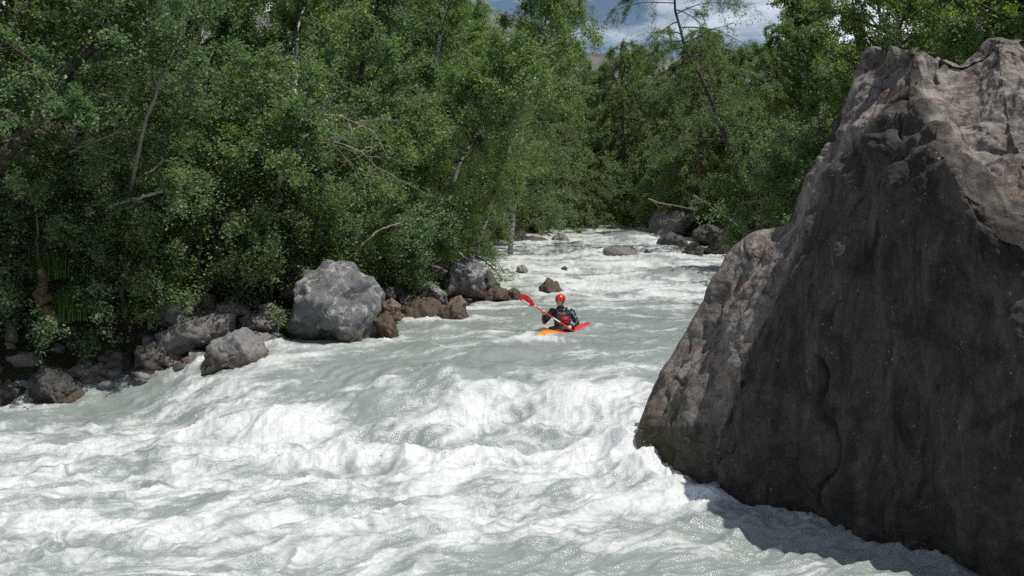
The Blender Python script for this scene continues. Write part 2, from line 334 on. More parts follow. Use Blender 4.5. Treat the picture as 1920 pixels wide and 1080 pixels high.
nb = t.bump(t.noise(pst, 9, 5, .65, .5), .35, .03); nb = t.bump(t.noise(p, 34, 7, .75), .5, .02, nb)
M_water = t.fin(t.bsdf(col, t.math('ADD', .16, t.math('MULTIPLY', f, .3)), .55, nb))
# far strip of plain river beyond the fan on the left, downstream out of frame
def waterz(x, y): return float(water_field(np.array([x], float), np.array([y], float))[0][0])
# droplets thrown up by the rapid
rs = np.random.RandomState(4)
n = 26000; dpx = rs.uniform(0, 1150, n)
dy = np.interp(rs.uniform(0, 1, n)*np.searchsorted(ys, 32.), np.arange(len(ys)), ys); dx = (dpx-960)/F*dy
zz, ff = water_field(dx, dy); w = ff**4*(.06+.85*ss(22, 19, dy)*ss(13, 16, dy)); k = (rs.rand(n) < w*.5) & (sdist(dx, dy) < -.2) & ~((dx > 1.6) & (dy < 18.3))
dx, dy, zz = dx[k], dy[k], zz[k]; zz = zz + rs.exponential(.07, len(zz)); r = rs.uniform(.0012, .0042, len(zz))*(1+.8*(rs.rand(len(zz)) < .08))
for (px, py, n_, rx_, ry_, hh_) in [(540, 808, 420, .8, .3, .16), (430, 785, 300, .9, .25, .12), (1000, 872, 420, 1.2, .25, .13), (1180, 862, 420, .22, .4, .22), (1235, 925, 90, .2, .12, .08), (640, 868, 380, .7, .2, .16), (770, 862, 380, .6, .2, .18), (530, 690, 220, .3, .4, .12), (1050, 770, 300, .6, .4, .14), (950, 628, 160, .5, .2, .07), (850, 622, 200, .45, .2, .12), (260, 860, 260, 1.3, .3, .1), (900, 1000, 260, 1.5, .2, .07)]:
    c_ = onwater(px, py); x_ = c_[0]+rs.normal(0, rx_, n_); y_ = c_[1]+rs.normal(0, ry_, n_); z_, f_ = water_field(x_, y_); g_ = f_ > .35
    x_, y_, z_ = x_[g_], y_[g_], z_[g_]; dx = np.concatenate([dx, x_]); dy = np.concatenate([dy, y_]); zz = np.concatenate([zz, z_+rs.exponential(hh_, len(x_))*.8]); r = np.concatenate([r, .0015+rs.exponential(.0022, len(x_))])
oct_ = np.array([(1, 0, 0), (-1, 0, 0), (0, 1, 0), (0, -1, 0), (0, 0, 1), (0, 0, -1)], float)
of = np.array([(0, 2, 4), (2, 1, 4), (1, 3, 4), (3, 0, 4), (2, 0, 5), (1, 2, 5), (3, 1, 5), (0, 3, 5)])
V = (np.stack([dx, dy, zz], -1)[:, None] + oct_[None]*r[:, None, None]).reshape(-1, 3)
Fq = (of[None]+6*np.arange(len(dx))[:, None, None]).reshape(-1, 3)
M_spray = simple('spray_white', (.85, .88, .88), .15, .6)
tag(link('spray', mesh_np('spray', V, Fq, [M_spray])), 'fine white droplets thrown up over the rapid', 'spray', kind='stuff')

# ------------------------------------------------------------------ rocks
_ico = {}
def ico(n):
    if n not in _ico:
        bm = bmesh.new(); bmesh.ops.create_icosphere(bm, subdivisions=n, radius=1)
        V = np.array([v.co[:] for v in bm.verts]); Fc = np.array([[v.index for v in f.verts] for f in bm.faces]); bm.free(); _ico[n] = (V, Fc)
    return _ico[n]
def rock_verts(outline, depth, seed, sub=5, cuts=10, rough=.05, box=2.6):
    "star-shaped stone: outline = (x,z) polygon around its centre (metres), depth = half thickness along y"
    V, Fc = ico(sub); rs = np.random.RandomState(seed)
    O = np.array(outline); th = np.arctan2(O[:, 1], O[:, 0]); rr = np.hypot(O[:, 0], O[:, 1])
    # dense ray/polygon radius
    tt = np.linspace(-math.pi, math.pi, 361); rad = []
    n = len(O)
    for a in tt:
        d = np.array([math.cos(a), math.sin(a)]); best = 0
        for i in range(n):
            p0, p1 = O[i], O[(i+1) % n]; e = p1-p0; den = d[0]*e[1]-d[1]*e[0]
            if abs(den) < 1e-9: continue
            s = (p0[0]*e[1]-p0[1]*e[0])/den; u = (p0[0]*d[1]-p0[1]*d[0])/den
            if s > 0 and -1e-6 <= u <= 1+1e-6: best = max(best, s)
        rad.append(best)
    rad = np.array(rad); rad[rad == 0] = rr.mean()
    rho = np.hypot(V[:, 0], V[:, 2]); s = 1/(rho**box+np.abs(V[:, 1])**box)**(1/box); P = V*s[:, None]
    for _ in range(cuts):
        nrm = rs.normal(size=3); nrm[1] = -abs(nrm[1])*.9 if rs.rand() < .8 else nrm[1]; nrm /= np.linalg.norm(nrm)
        c = rs.uniform(.62, .86) if nrm[1] < -.3 else rs.uniform(.82, .95)
        ov = np.maximum(0, P@nrm-c); P = P-ov[:, None]*nrm*.96
    R_ = np.interp(np.arctan2(P[:, 2], P[:, 0]), tt, rad)
    Q = np.stack([P[:, 0]*R_, P[:, 1]*depth, P[:, 2]*R_], -1)
    nn = Q/np.maximum(np.linalg.norm(Q, axis=1), 1e-6)[:, None]; size = float(rad.mean())
    sc = 1/size
    x, y, z = (Q*sc).T
    dk = noise(x*2.3, y*2.3, z*2.3, s=seed+9); ck = np.abs(noise(x*1.5+3, y*1.5, z*1.5, s=seed+11))
    d = -1.6*np.exp(-(ck/.045)**2)*ss(-.05, .25, dk) + .9*noise(x*1.6, y*1.6, z*1.6, s=seed)*1.0 + .35*(1-2*np.abs(noise(x*3.2+z, y*3.2, z*3.2, s=seed+1))) + .2*noise(x*7, y*7, z*7, s=seed+2) + .12*noise(x*15, y*15, z*15, s=seed+3)
    d = d*.6 + 4.6*(.5-facet(x*1.25+seed, y*1.25, z*1.25, seed+20)) + 2.8*(.62-facet(x*3, y*3, z*3+seed, seed+21)) + .7*(.62-facet(x*7, y*7, z*7+seed, seed+22))
    return Q+nn*(d*rough*size)[:, None], Fc
RM = dict(
    grey=rock_mat('grey_schist', (.19, .195, .205), (.10, .10, .105), .8, None, warmth=.12, lichen=.5),
    greywet=rock_mat('grey_schist_wet_foot', (.20, .205, .215), (.08, .08, .085), 1., (.26, .44), warmth=.12, lichen=.45),
    halfwet=rock_mat('pale_schist_wet_below', (.30, .30, .295), (.12, .115, .11), .5, (.50, .66), warmth=.15, lichen=.3),
    brown=rock_mat('wet_brown_stone', (.13, .10, .07), (.05, .035, .025), .1, (.3, .8), warmth=.5, lichen=0, moss=.3),
    pale=rock_mat('pale_stone', (.40, .37, .34), (.16, .145, .13), .3, None, warmth=.25, lichen=.2, scale=2),
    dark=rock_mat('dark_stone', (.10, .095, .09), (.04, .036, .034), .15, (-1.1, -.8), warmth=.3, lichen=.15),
    dry=rock_mat('grey_brown_stone', (.27, .255, .24), (.09, .08, .075), .3, None, warmth=.35, lichen=.3, scale=1.5),
    red=rock_mat('reddish_stone', (.26, .19, .17), (.11, .08, .07), .2, None, warmth=.5, lichen=.1, scale=1.5))
STONES = []
def rock(name, poly, Y, depth, mat, label, seed, sub=5, cuts=10, rough=.06, cat='rock', group=None, box=2.6):
    W = np.array([at(x, y, Y) for x, y in poly]); c = (W.min(0)+W.max(0))/2
    O = [(w[0]-c[0], w[2]-c[2]) for w in W]
    V, Fc = rock_verts(O, depth, seed, sub, cuts, rough, box)
    c[1] = Y+depth*.55
    if sub >= 4 and W[:, 2].min() < wlev(c[0], Y)-.02 and sdist(np.array([c[0]]), np.array([Y]))[0] < .5: STONES.append((c[0], c[1], (W[:, 0].max()-W[:, 0].min())*.5, depth))
    return tag(link(name, mesh_np(name, V, Fc, [RM[mat]]), loc=tuple(c)), label, cat, group)
rock('boulder', [(524, 668), (545, 560), (556, 512), (590, 497), (650, 503), (692, 526), (710, 560), (712, 612), (706, 668), (600, 690)], 23.2, 1.0, 'greywet', 'large pale grey boulder veined with white, standing at the water edge left of the kayaker', 11, 6, 12, .05, 'boulder')
rock('rock', [(700, 650), (700, 600), (722, 585), (742, 612), (748, 650)], 23.6, .35, 'brown', 'dark wet stone tucked against the right foot of the white veined boulder', 12)
rock('rock', [(352, 720), (360, 668), (400, 640), (445, 619), (470, 636), (500, 672), (505, 725)], 21.9, .8, 'halfwet', 'pale triangular rock with brown wet foot at the lip of the rapid', 23, 6, 9, .045, 'rock')
rock('rock', [(284, 665), (290, 628), (330, 607), (400, 588), (436, 592), (440, 625), (400, 655), (340, 670)], 22.9, .6, 'dry', 'long grey brown slab leaning behind the pale triangular rock', 14, 5, 8)
rock('rock', [(262, 615), (270, 580), (300, 558), (340, 560), (362, 585), (350, 620)], 23.4, .5, 'grey', 'grey rock above the left end of the long leaning slab', 15)
rock('rock', [(345, 600), (352, 560), (375, 546), (400, 560), (405, 592)], 23.9, .4, 'red', 'upright reddish rock behind the middle of the long leaning slab', 16)
rock('rock', [(398, 590), (405, 570), (430, 566), (456, 580), (450, 592)], 23.7, .3, 'pale', 'flat tan stone beside the upright reddish rock', 17)
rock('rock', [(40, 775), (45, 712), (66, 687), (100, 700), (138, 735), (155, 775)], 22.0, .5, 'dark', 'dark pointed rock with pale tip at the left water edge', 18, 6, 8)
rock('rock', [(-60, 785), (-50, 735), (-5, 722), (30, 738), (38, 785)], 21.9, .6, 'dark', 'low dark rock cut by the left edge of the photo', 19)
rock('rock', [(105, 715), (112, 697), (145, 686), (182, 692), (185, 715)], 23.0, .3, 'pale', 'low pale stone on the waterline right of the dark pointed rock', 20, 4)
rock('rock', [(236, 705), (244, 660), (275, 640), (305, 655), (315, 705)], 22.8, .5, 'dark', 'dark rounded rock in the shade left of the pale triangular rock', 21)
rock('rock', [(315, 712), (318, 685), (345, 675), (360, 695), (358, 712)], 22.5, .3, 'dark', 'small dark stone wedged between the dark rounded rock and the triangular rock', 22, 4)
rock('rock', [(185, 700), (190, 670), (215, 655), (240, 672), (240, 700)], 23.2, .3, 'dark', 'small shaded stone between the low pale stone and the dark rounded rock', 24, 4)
rock('rock', [(448, 628), (455, 600), (490, 585), (520, 600), (525, 632)], 23.7, .4, 'dry', 'grey brown rock filling the gap left of the white veined boulder', 25)
rock('rock', [(478, 600), (482, 575), (505, 568), (530, 585), (528, 604)], 24.1, .3, 'pale', 'pale stone on top of the gap rocks beside the white veined boulder', 26, 4)
rock('rock', [(520, 560), (528, 515), (548, 500), (565, 520), (565, 570)], 24.6, .4, 'dark', 'dark rock behind the left shoulder of the white veined boulder', 27)
rock('rock', [(440, 655), (448, 636), (480, 628), (515, 640), (520, 665)], 23.2, .35, 'dry', 'low stone in the gap between triangular rock and white veined boulder', 28, 4)
rock('boulder', [(822, 565), (832, 520), (848, 490), (886, 477), (906, 500), (912, 540), (918, 568)], 29.5, .8, 'greywet', 'grey angular boulder with flat front at the bend upstream of the brown slabs', 29, 6, 10, .05, 'boulder')
rock('rock', [(896, 560), (902, 520), (915, 508), (936, 535), (940, 560)], 30.3, .5, 'dark', 'dark rock leaning on the right side of the grey angular boulder', 30)
rock('rock', [(776, 572), (780, 545), (795, 524), (822, 540), (840, 556), (838, 572)], 28.0, .4, 'grey', 'small pointed grey rock perched on the brown slabs', 31, 5, 8)
rock('rock', [(728, 615), (740, 572), (775, 560), (825, 565), (842, 580), (838, 620)], 27.0, .6, 'brown', 'long wet brown slab under the small pointed grey rock', 32, 5, 9)
rock('rock', [(808, 615), (822, 585), (850, 568), (872, 580), (884, 615)], 26.6, .5, 'brown', 'rounded wet brown rock at the right end of the brown slab', 33)
rock('rock', [(838, 585), (842, 562), (862, 555), (874, 570), (874, 588)], 28.0, .3, 'red', 'small reddish stone behind the rounded wet brown rock', 34, 4)
rock('rock', [(704, 600), (708, 568), (735, 560), (752, 575), (750, 605)], 25.6, .4, 'red', 'pinkish rock between the white veined boulder and the brown slab', 35)
rock('rock', [(738, 575), (742, 560), (765, 553), (782, 563), (780, 580)], 27.6, .35, 'pale', 'pale rounded stone above the left end of the brown slab', 36, 4)
rock('rock', [(700, 560), (712, 540), (735, 540), (742, 560)], 27., .3, 'dark', 'dark stone behind the right shoulder of the white veined boulder', 37, 4)
rock('rock', [(790, 520), (800, 495), (825, 490), (842, 510), (838, 535)], 29.8, .4, 'red', 'brownish rock behind the left side of the grey angular boulder', 38, 4)
rock('rock', [(900, 568), (912, 545), (930, 538), (950, 545), (962, 570)], 30.0, .5, 'brown', 'flat olive brown rock awash below the grey angular boulder', 39)
rock('rock', [(940, 570), (948, 546), (965, 541), (980, 552), (984, 570)], 30.6, .4, 'brown', 'flat brown rock awash with its end nearest the paddle blade', 40)
rock('rock', [(1004, 570), (1012, 538), (1027, 524), (1045, 530), (1056, 548), (1060, 570)], 32., .6, 'brown', 'rounded brown rock with water round it behind the red helmet', 41, 5, 7)
rock('rock', [(1044, 520), (1048, 505), (1060, 500), (1070, 506), (1073, 520)], 38.5, .4, 'dark', 'small dark rock alone in midstream above the kayaker', 42, 4)
rock('rock', [(966, 515), (970, 500), (980, 496), (990, 504), (992, 515)], 38, .3, 'pale', 'small pale rock half drowned left of midstream', 43, 4)
rock('rock', [(1034, 462), (1038, 444), (1048, 436), (1064, 444), (1072, 462)], 53, .8, 'dry', 'upright grey rock at the top left of the far rapid', 44)
rock('rock', [(1062, 468), (1070, 455), (1085, 452), (1098, 458), (1102, 468)], 51, .6, 'dry', 'low grey rock right of the upright one in the far rapid', 45, 4)
rock('rock', [(1126, 492), (1135, 470), (1150, 462), (1175, 462), (1198, 470), (1206, 492)], 44.5, 1.0, 'dry', 'wide flat olive grey rock in the middle of the far rapid', 46, 5, 9, .05)
rock('rock', [(1198, 492), (1205, 475), (1215, 468), (1228, 478), (1234, 492)], 44.8, .5, 'dark', 'small dark rock splashed over beside the wide flat midstream rock', 47, 4)
rock('rock', [(1178, 456), (1183, 443), (1194, 437), (1204, 443), (1210, 456)], 57, .7, 'red', 'pale brown rock topping the far lip of the river', 48, 4)
rock('boulder', [(1222, 458), (1224, 412), (1238, 394), (1275, 396), (1308, 402), (1316, 430), (1312, 462)], 55.5, 1.6, 'dry', 'large brown grey boulder under the trees on the far right bank', 49, 5, 10, .05, 'boulder')
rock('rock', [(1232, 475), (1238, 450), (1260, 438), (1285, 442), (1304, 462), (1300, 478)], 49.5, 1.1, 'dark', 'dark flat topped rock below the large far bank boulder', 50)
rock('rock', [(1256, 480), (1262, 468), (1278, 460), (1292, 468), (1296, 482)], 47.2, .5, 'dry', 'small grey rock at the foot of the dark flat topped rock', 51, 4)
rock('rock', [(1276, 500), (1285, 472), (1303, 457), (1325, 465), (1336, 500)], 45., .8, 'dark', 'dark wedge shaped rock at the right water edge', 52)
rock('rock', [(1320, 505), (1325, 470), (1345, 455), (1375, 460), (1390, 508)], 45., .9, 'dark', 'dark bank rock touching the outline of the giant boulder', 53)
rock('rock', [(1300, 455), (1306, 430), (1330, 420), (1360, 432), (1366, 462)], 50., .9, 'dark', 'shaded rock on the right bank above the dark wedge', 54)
rock('rock', [(886, 480), (890, 464), (905, 458), (920, 466), (922, 480)], 45, .6, 'dark', 'small dark rock at the left bank below overhanging bushes', 55, 4)
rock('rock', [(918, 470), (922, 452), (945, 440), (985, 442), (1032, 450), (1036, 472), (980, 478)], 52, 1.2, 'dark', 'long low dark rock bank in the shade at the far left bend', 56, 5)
rock('rock', [(920, 462), (930, 448), (945, 446), (955, 460)], 46, .4, 'pale', 'pale stone on the left bank under the last bush', 57, 4)
# rubble along the left bank: copies of four small stones
protos = []
for k in range(4):
    O = [(math.cos(a)*(.16+.05*math.sin(k+a*2)), math.sin(a)*(.11+.03*math.cos(2*k+a))) for a in np.linspace(0, 6.28, 9)[:-1]]
    V, Fc = rock_verts(O, .14, 100+k, 3, 6, .08); protos.append(mesh_np('bank_stone', V, Fc, [RM[('dry', 'grey', 'pale', 'red')[k]]]))
rs = np.random.RandomState(8); cnt = 0
LB = np.array(left_bank[2:12])
seg = np.hypot(*np.diff(LB, axis=0).T); cum = np.concatenate([[0], np.cumsum(seg)])
while cnt < 230:
    s = rs.uniform(2, cum[-1]-4); px_ = np.interp(s, cum, LB[:, 0]); py_ = np.interp(s, cum, LB[:, 1])
    x = px_+rs.normal(0, .7)-.3; y = py_+abs(rs.normal(0, .9))-.3
    o = link('bank_stone', protos[cnt % 4], loc=(x, y, float(ground(x, y))+.03)); sc = rs.uniform(.45, 1.8) if rs.rand() < .7 else rs.uniform(1.5, 2.6)
    o.scale = (sc, sc, sc*rs.uniform(.7, 1.1)); o.rotation_euler = (rs.uniform(-.5, .5), rs.uniform(-.5, .5), rs.uniform(0, 6.3))
    tag(o, 'fist to head sized loose stone in the rubble along the left bank', 'stone', 'loose stones in the left bank rubble'); cnt += 1

# ------------------------------------------------------------------ the giant boulder on the right
# vertical profile lines from the waterline up to the skyline, each (px, py, distance); then the back drops behind
BC = [
    [(1186, 960, 17.9), (1180, 862, 17.9), (1198, 780, 18.0), (1236, 692, 18.0), (1262, 655, 18.0), (1298, 590, 18.0), (1330, 520, 18.0), (1378, 458, 18.1), (1420, 440, 18.0), (1468, 425, 17.6), (1502, 360, 17.0), (1534, 300, 16.8), (1566, 262, 16.8), (1580, 205, 16.8), (1600, 160, 16.8), (1642, 108, 16.6)],
    [(1236, 985, 16.7), (1240, 895, 16.7), (1240, 800, 16.8), (1280, 705, 16.9), (1308, 650, 16.9), (1340, 590, 16.8), (1380, 520, 16.8), (1420, 470, 16.8), (1455, 445, 16.8), (1480, 428, 16.6), (1515, 360, 16.3), (1545, 300, 16.2), (1575, 255, 16.2), (1592, 205, 16.2), (1618, 150, 16.2), (1655, 100, 16.3)],
    [(1330, 1040, 14.9), (1330, 945, 15.3), (1320, 850, 15.5), (1345, 740, 15.6), (1372, 660, 15.7), (1400, 600, 15.7), (1432, 530, 15.8), (1465, 470, 15.8), (1488, 430, 15.8), (1520, 380, 15.7), (1545, 330, 15.6), (1570, 280, 15.6), (1598, 240, 15.6), (1615, 200, 15.6), (1640, 140, 15.8), (1668, 90, 16.1)],
    [(1520, 1090, 14.0), (1520, 1000, 13.9), (1500, 880, 14.0), (1500, 760, 14.3), (1510, 660, 14.4), (1525, 580, 14.5), (1540, 510, 14.6), (1555, 450, 14.7), (1570, 400, 14.8), (1590, 350, 14.8), (1608, 300, 14.8), (1625, 260, 14.9), (1640, 215, 15.0), (1655, 180, 15.2), (1672, 130, 15.5), (1690, 92, 15.9)],
    [(1700, 1150, 13.1), (1700, 1060, 12.7), (1690, 920, 12.9), (1680, 790, 13.3), (1680, 690, 13.4), (1680, 600, 13.5), (1682, 520, 13.6), (1685, 450, 13.8), (1690, 390, 14.0), (1694, 330, 14.3), (1694, 280, 14.7), (1700, 240, 14.9), (1702, 200, 14.9), (1706, 165, 15.0), (1712, 130, 15.3), (1718, 95, 15.7)],
    [(1860, 1240, 12.4), (1860, 1130, 11.9), (1850, 960, 12.2), (1840, 830, 12.6), (1830, 720, 12.8), (1825, 620, 12.9), (1822, 540, 12.9), (1820, 470, 13.0), (1815, 410, 13.1), (1800, 350, 13.3), (1775, 300, 13.6), (1760, 250, 14.0), (1750, 215, 14.3), (1745, 180, 14.6), (1752, 130, 15.0), (1760, 86, 15.5)],
    [(2010, 1300, 11.8), (2010, 1180, 11.3), (2000, 1010, 11.6), (1985, 880, 11.9), (1975, 760, 12.1), (1965, 650, 12.2), (1955, 560, 12.2), (1940, 500, 12.2), (1915, 440, 12.4), (1880, 380, 12.7), (1850, 325, 13.1), (1830, 270, 13.6), (1815, 225, 14.0), (1805, 190, 14.4), (1805, 140, 14.8), (1806, 98, 15.2)],
    [(2200, 1330, 11.5), (2190, 1200, 11.1), (2170, 1030, 11.3), (2150, 900, 11.5), (2120, 780, 11.6), (2090, 670, 11.6), (2060, 580, 11.7), (2030, 510, 11.8), (2000, 450, 11.9), (1965, 380, 12.2), (1930, 320, 12.6), (1905, 265, 13.1), (1890, 210, 13.6), (1880, 160, 14.1), (1875, 105, 14.5), (1870, 60, 15.0)],
    [(2420, 1330, 11.8), (2410, 1200, 11.4), (2380, 1030, 11.5), (2350, 900, 11.6), (2310, 780, 11.6), (2260, 670, 11.6), (2210, 580, 11.7), (2170, 510, 11.8), (2130, 450, 11.9), (2080, 380, 12.2), (2030, 310, 12.6), (1990, 250, 13.1), (1965, 200, 13.6), (1945, 150, 14.0), (1930, 100, 14.5), (1915, 54, 15.0)],
    [(2760, 1330, 12.8), (2740, 1200, 12.4), (2700, 1030, 12.5), (2640, 900, 12.6), (2580, 780, 12.6), (2520, 670, 12.7), (2450, 580, 12.8), (2390, 500, 13.0), (2330, 430, 13.2), (2260, 360, 13.5), (2200, 300, 13.8), (2150, 240, 14.1), (2110, 190, 14.3), (2080, 150, 14.5), (2050, 110, 14.9), (2020, 80, 15.3)],
    [(2900, 1250, 15.5), (2880, 1100, 15.5), (2840, 980, 15.5), (2790, 870, 15.5), (2730, 760, 15.5), (2660, 660, 15.5), (2580, 580, 15.6), (2500, 510, 15.6), (2430, 440, 15.7), (2350, 380, 15.8), (2280, 320, 15.8), (2220, 270, 15.9), (2180, 230, 15.9), (2150, 200, 15.9), (2120, 170, 16.0), (2100, 150, 16.0)],
]
YC = {2: 15.5, 3: 14.45, 4: 13.4, 5: 12.4, 6: 11.6, 7: 10.9, 8: 10.8}
def bc_pt(i, j, p):
    # the shaded face hangs plumb and is undercut at its foot; above the ridge level it leans back
    k = {2: 12, 3: 11, 4: 15, 5: 12, 6: 9, 7: 7, 8: 7}.get(i)
    if k is None or j > k: return at(*p)
    y = YC[i]+.30*max(0, (2-j)/2.)+(.30*max(0, j-9) if i == 4 else 0)
    if i >= 5 and j > k-4: f = (j-k+4)/5.; y = y*(1-f)+p[2]*f
    return at(p[0], p[1], y)
G = np.array([[bc_pt(i, j, p) for j, p in enumerate(c)] for i, c in enumerate(BC)])        # columns x levels
GWL = [tuple(G[i, 1, :2]) for i in range(8)]
back = []
for i, c in enumerate(G):
    T = c[-1]; k = []
    for j, (dy, dz) in enumerate([(.5, -.05), (1.1, -.5), (1.7, -1.5), (2.1, -2.8), (2.4, -4.2), (2.5, -6.2), (2.5, -8)]):
        # the back follows the column's own plan position, leaning outwards
        z = max(T[2]+dz, -2.4); k.append([T[0]+.35*j*.6*(1 if i > 5 else .3), T[1]+dy*(1 if i < 9 else .5), z])
    back.append(k)
G = np.concatenate([G, np.array(back)], 1)
# first column = silhouette: pull its back so it stays behind; resample finely (Catmull-Rom blended with linear keeps the edges crisp)
def resample(A, n, axis):
    A = np.moveaxis(A, axis, 0); m = len(A); u = np.linspace(0, m-1, n); i = np.clip(u.astype(int), 0, m-2); f = (u-i)[:, None, None]
    g = lambda k: A[np.clip(k, 0, m-1)]
    p0, p1, p2, p3 = g(i-1), g(i), g(i+1), g(i+2)
    cr_ = .5*(2*p1+(p2-p0)*f+(2*p0-5*p1+4*p2-p3)*f*f+(3*p1-p0-3*p2+p3)*f**3); li = p1+(p2-p1)*f
    return np.moveaxis(cr_*.25+li*.75, 0, axis)
G = resample(resample(G, 430, 0), 620, 1)
def gnormal(G):
    a = np.gradient(G, axis=0); b = np.gradient(G, axis=1); n = np.cross(a, b); return n/np.maximum(np.linalg.norm(n, axis=2, keepdims=True), 1e-9)
N = gnormal(G)
if N[200, 200, 1] > 0: N = -N
x, y, z = np.moveaxis(G, 2, 0)
xs = x*.8-y*.6; yt = x*.6+y*.8
wx = xs + .3*noise(x, y, z*.4, s=301); wn = .25*noise(x/1.2, y/1.2, z/1.2, s=330)
up_ = ss(3.2, 4.4, z)
d = (.55-.3*up_)*(.5-facet(x/1.9+wn*.4, y/1.9, z/3.6, 340)) + .26*(.45-facet(x/.9+wn*.3, y/.9, z/(2.0-.9*up_), 341))*(.6+.5*up_) - .06
flute = 1-2*np.abs(noise(wx/.7, yt/.7, z/4.4, s=302)); d += .08*flute*ss(5.3, 4.6, z)*ss(-.6, .8, z)
d += .10*(.42-facet(x/.42, y/.42, z/.6+wn*.3, 342)) + .035*(.42-facet(x/.17, y/.17, z/.2, 343)) + .03*noise(x/.3, y/.3, z/.5, s=304) + .022*noise(x/.12, y/.12, z/.16, s=305) + .014*noise(x/.05, y/.05, z/.06, s=306) - .10*np.exp(-(np.abs(noise(xs/.7, yt/.7, z/.9+.6*xs, s=351))/.05)**2)*np.maximum(up_, ss(3.6, 2.6, x))*ss(-.1, .2, noise(x, y, z, s=352))
crk = np.abs(noise(xs/1.5+.3*noise(x, y, z, s=309), yt/1.5, z/2.6, s=307)); d -= .09*np.exp(-(crk/.022)**2)*ss(.0, .3, noise(x/1.3, y/1.3, z/1.3, s=308))
# undercut foot
edge = ss(0, 14, np.arange(G.shape[0]))[:, None]
G2 = G+N*(d*(.35+.65*edge))[..., None]
nc, nl = G2.shape[:2]; idx = np.arange(nc*nl).reshape(nc, nl)
q = np.stack([idx[:-1, :-1], idx[:-1, 1:], idx[1:, 1:], idx[1:, :-1]], -1).reshape(-1, 4)
V = G2.reshape(-1, 3)
ring = [0]*0
# close the left side (column 0 folds onto its own back) and the right side with centre fans
extra = []; cl = []
for col in (0, nc-1):
    ids = idx[col]; cpt = V[ids].mean(0); ci = len(V)+len(extra); extra.append(cpt)
    for a, b_ in zip(ids[:-1], ids[1:]): cl.append((a, b_, ci))
    cl.append((ids[-1], ids[0], ci))
V = np.concatenate([V, np.array(extra)])
# material: lichen-speckled gneiss, black seepage streaks, brown wet foot; shade of the dark face painted in
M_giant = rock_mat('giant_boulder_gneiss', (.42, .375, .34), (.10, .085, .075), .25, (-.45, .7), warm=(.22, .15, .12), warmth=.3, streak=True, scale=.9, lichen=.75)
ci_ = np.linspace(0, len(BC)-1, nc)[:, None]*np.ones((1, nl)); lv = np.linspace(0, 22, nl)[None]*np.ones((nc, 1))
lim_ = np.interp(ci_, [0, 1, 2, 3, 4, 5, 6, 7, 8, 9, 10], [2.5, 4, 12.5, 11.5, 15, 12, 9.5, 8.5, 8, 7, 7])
shade_mask = ss(1.6, 2.1, ci_+.35*noise(x/.5, y/.5, z/.6, s=320))*ss(.9, -.9, lv-lim_+1.1*noise(x/.6, y/.6, z/.5, s=321)); shade_mask = np.maximum(shade_mask, .8*ss(3.2, 1.5, lv+1.5*noise(x/.7, y/.7, z/.7, s=322)))  # painted shade: covers the shaded face below the ridge, plus the foot
shade_mask = np.concatenate([shade_mask.ravel(), [0, 0]])
tag(link('giant_boulder', mesh_np('giant_boulder', V, [q, np.array(cl)], [M_giant], attrs={'face_shade': shade_mask})), 'huge dark boulder with lichen and black streaks towering over the right side of the rapid', 'boulder')

# ------------------------------------------------------------------ water surface, built once the stones that part it are known
rn = .5+.5*noise(XX/.25, YY/.25, s=90); rn2 = noise(XX/.1, YY/.1, s=91)
for (cx, cy_, hw, dp) in STONES:
    r_ = np.sqrt(((XX-cx)/(hw+.05))**2+((YY-cy_)/(dp+.05))**2); m = np.exp(-((r_-1.08)/(.09+.10/hw))**2); wake = np.exp(-((XX-cx)/(hw*.9))**2)*ss(0, -.2, YY-cy_)*np.exp(-np.clip(cy_-dp-YY, 0, 9)/.7)
    FO = FO+.55*m*rn+.35*wake*rn; WH = WH+m*(.035+.03*rn2)
for (ax, ay), (bx, by) in zip(GWL[:-1], GWL[1:]):
    e0, e1 = bx-ax, by-ay; tt = np.clip(((XX-ax)*e0+(YY-ay)*e1)/(e0*e0+e1*e1), 0, 1); dd_ = np.hypot(XX-ax-tt*e0, YY-ay-tt*e1); k_ = .6 if ay > 15 else .25
    FO = FO+k_*np.exp(-(dd_/.16)**2)*rn; WH = WH+np.exp(-(dd_/.22)**2)*(.05+.05*rn2)*k_
hx, hy = -.63, -.777; sx_ = (XX-1.19)*hx+(YY-25)*hy; sy_ = (XX-1.19)*-hy+(YY-25)*hx; rk = np.sqrt((sx_/1.42)**2+(sy_/.42)**2)
FO = FO+.7*np.exp(-((rk-1.0)/.22)**2)*rn; WH = WH+.055*np.exp(-((rk-1.05)/.2)**2)*(.6+.8*rn2)
FO = np.clip(FO, 0, 1)
WH = WH - .25*ss(.3, 1.2, SD)
idx = np.arange(XX.size).reshape(XX.shape)
q = np.stack([idx[:-1, :-1], idx[:-1, 1:], idx[1:, 1:], idx[1:, :-1]], -1).reshape(-1, 4)
keep = SD.ravel()[q].min(1) < 1.4
q = q[keep]
used = np.zeros(XX.size, bool); used[q.ravel()] = True; remap = np.cumsum(used)-1
wob = link('river_water', mesh_np('river_water', np.stack([XX, YY, WH], -1).reshape(-1, 3)[used], remap[q], [M_water], attrs={'foam': FO.ravel()[used]}))
tag(wob, kind='structure')
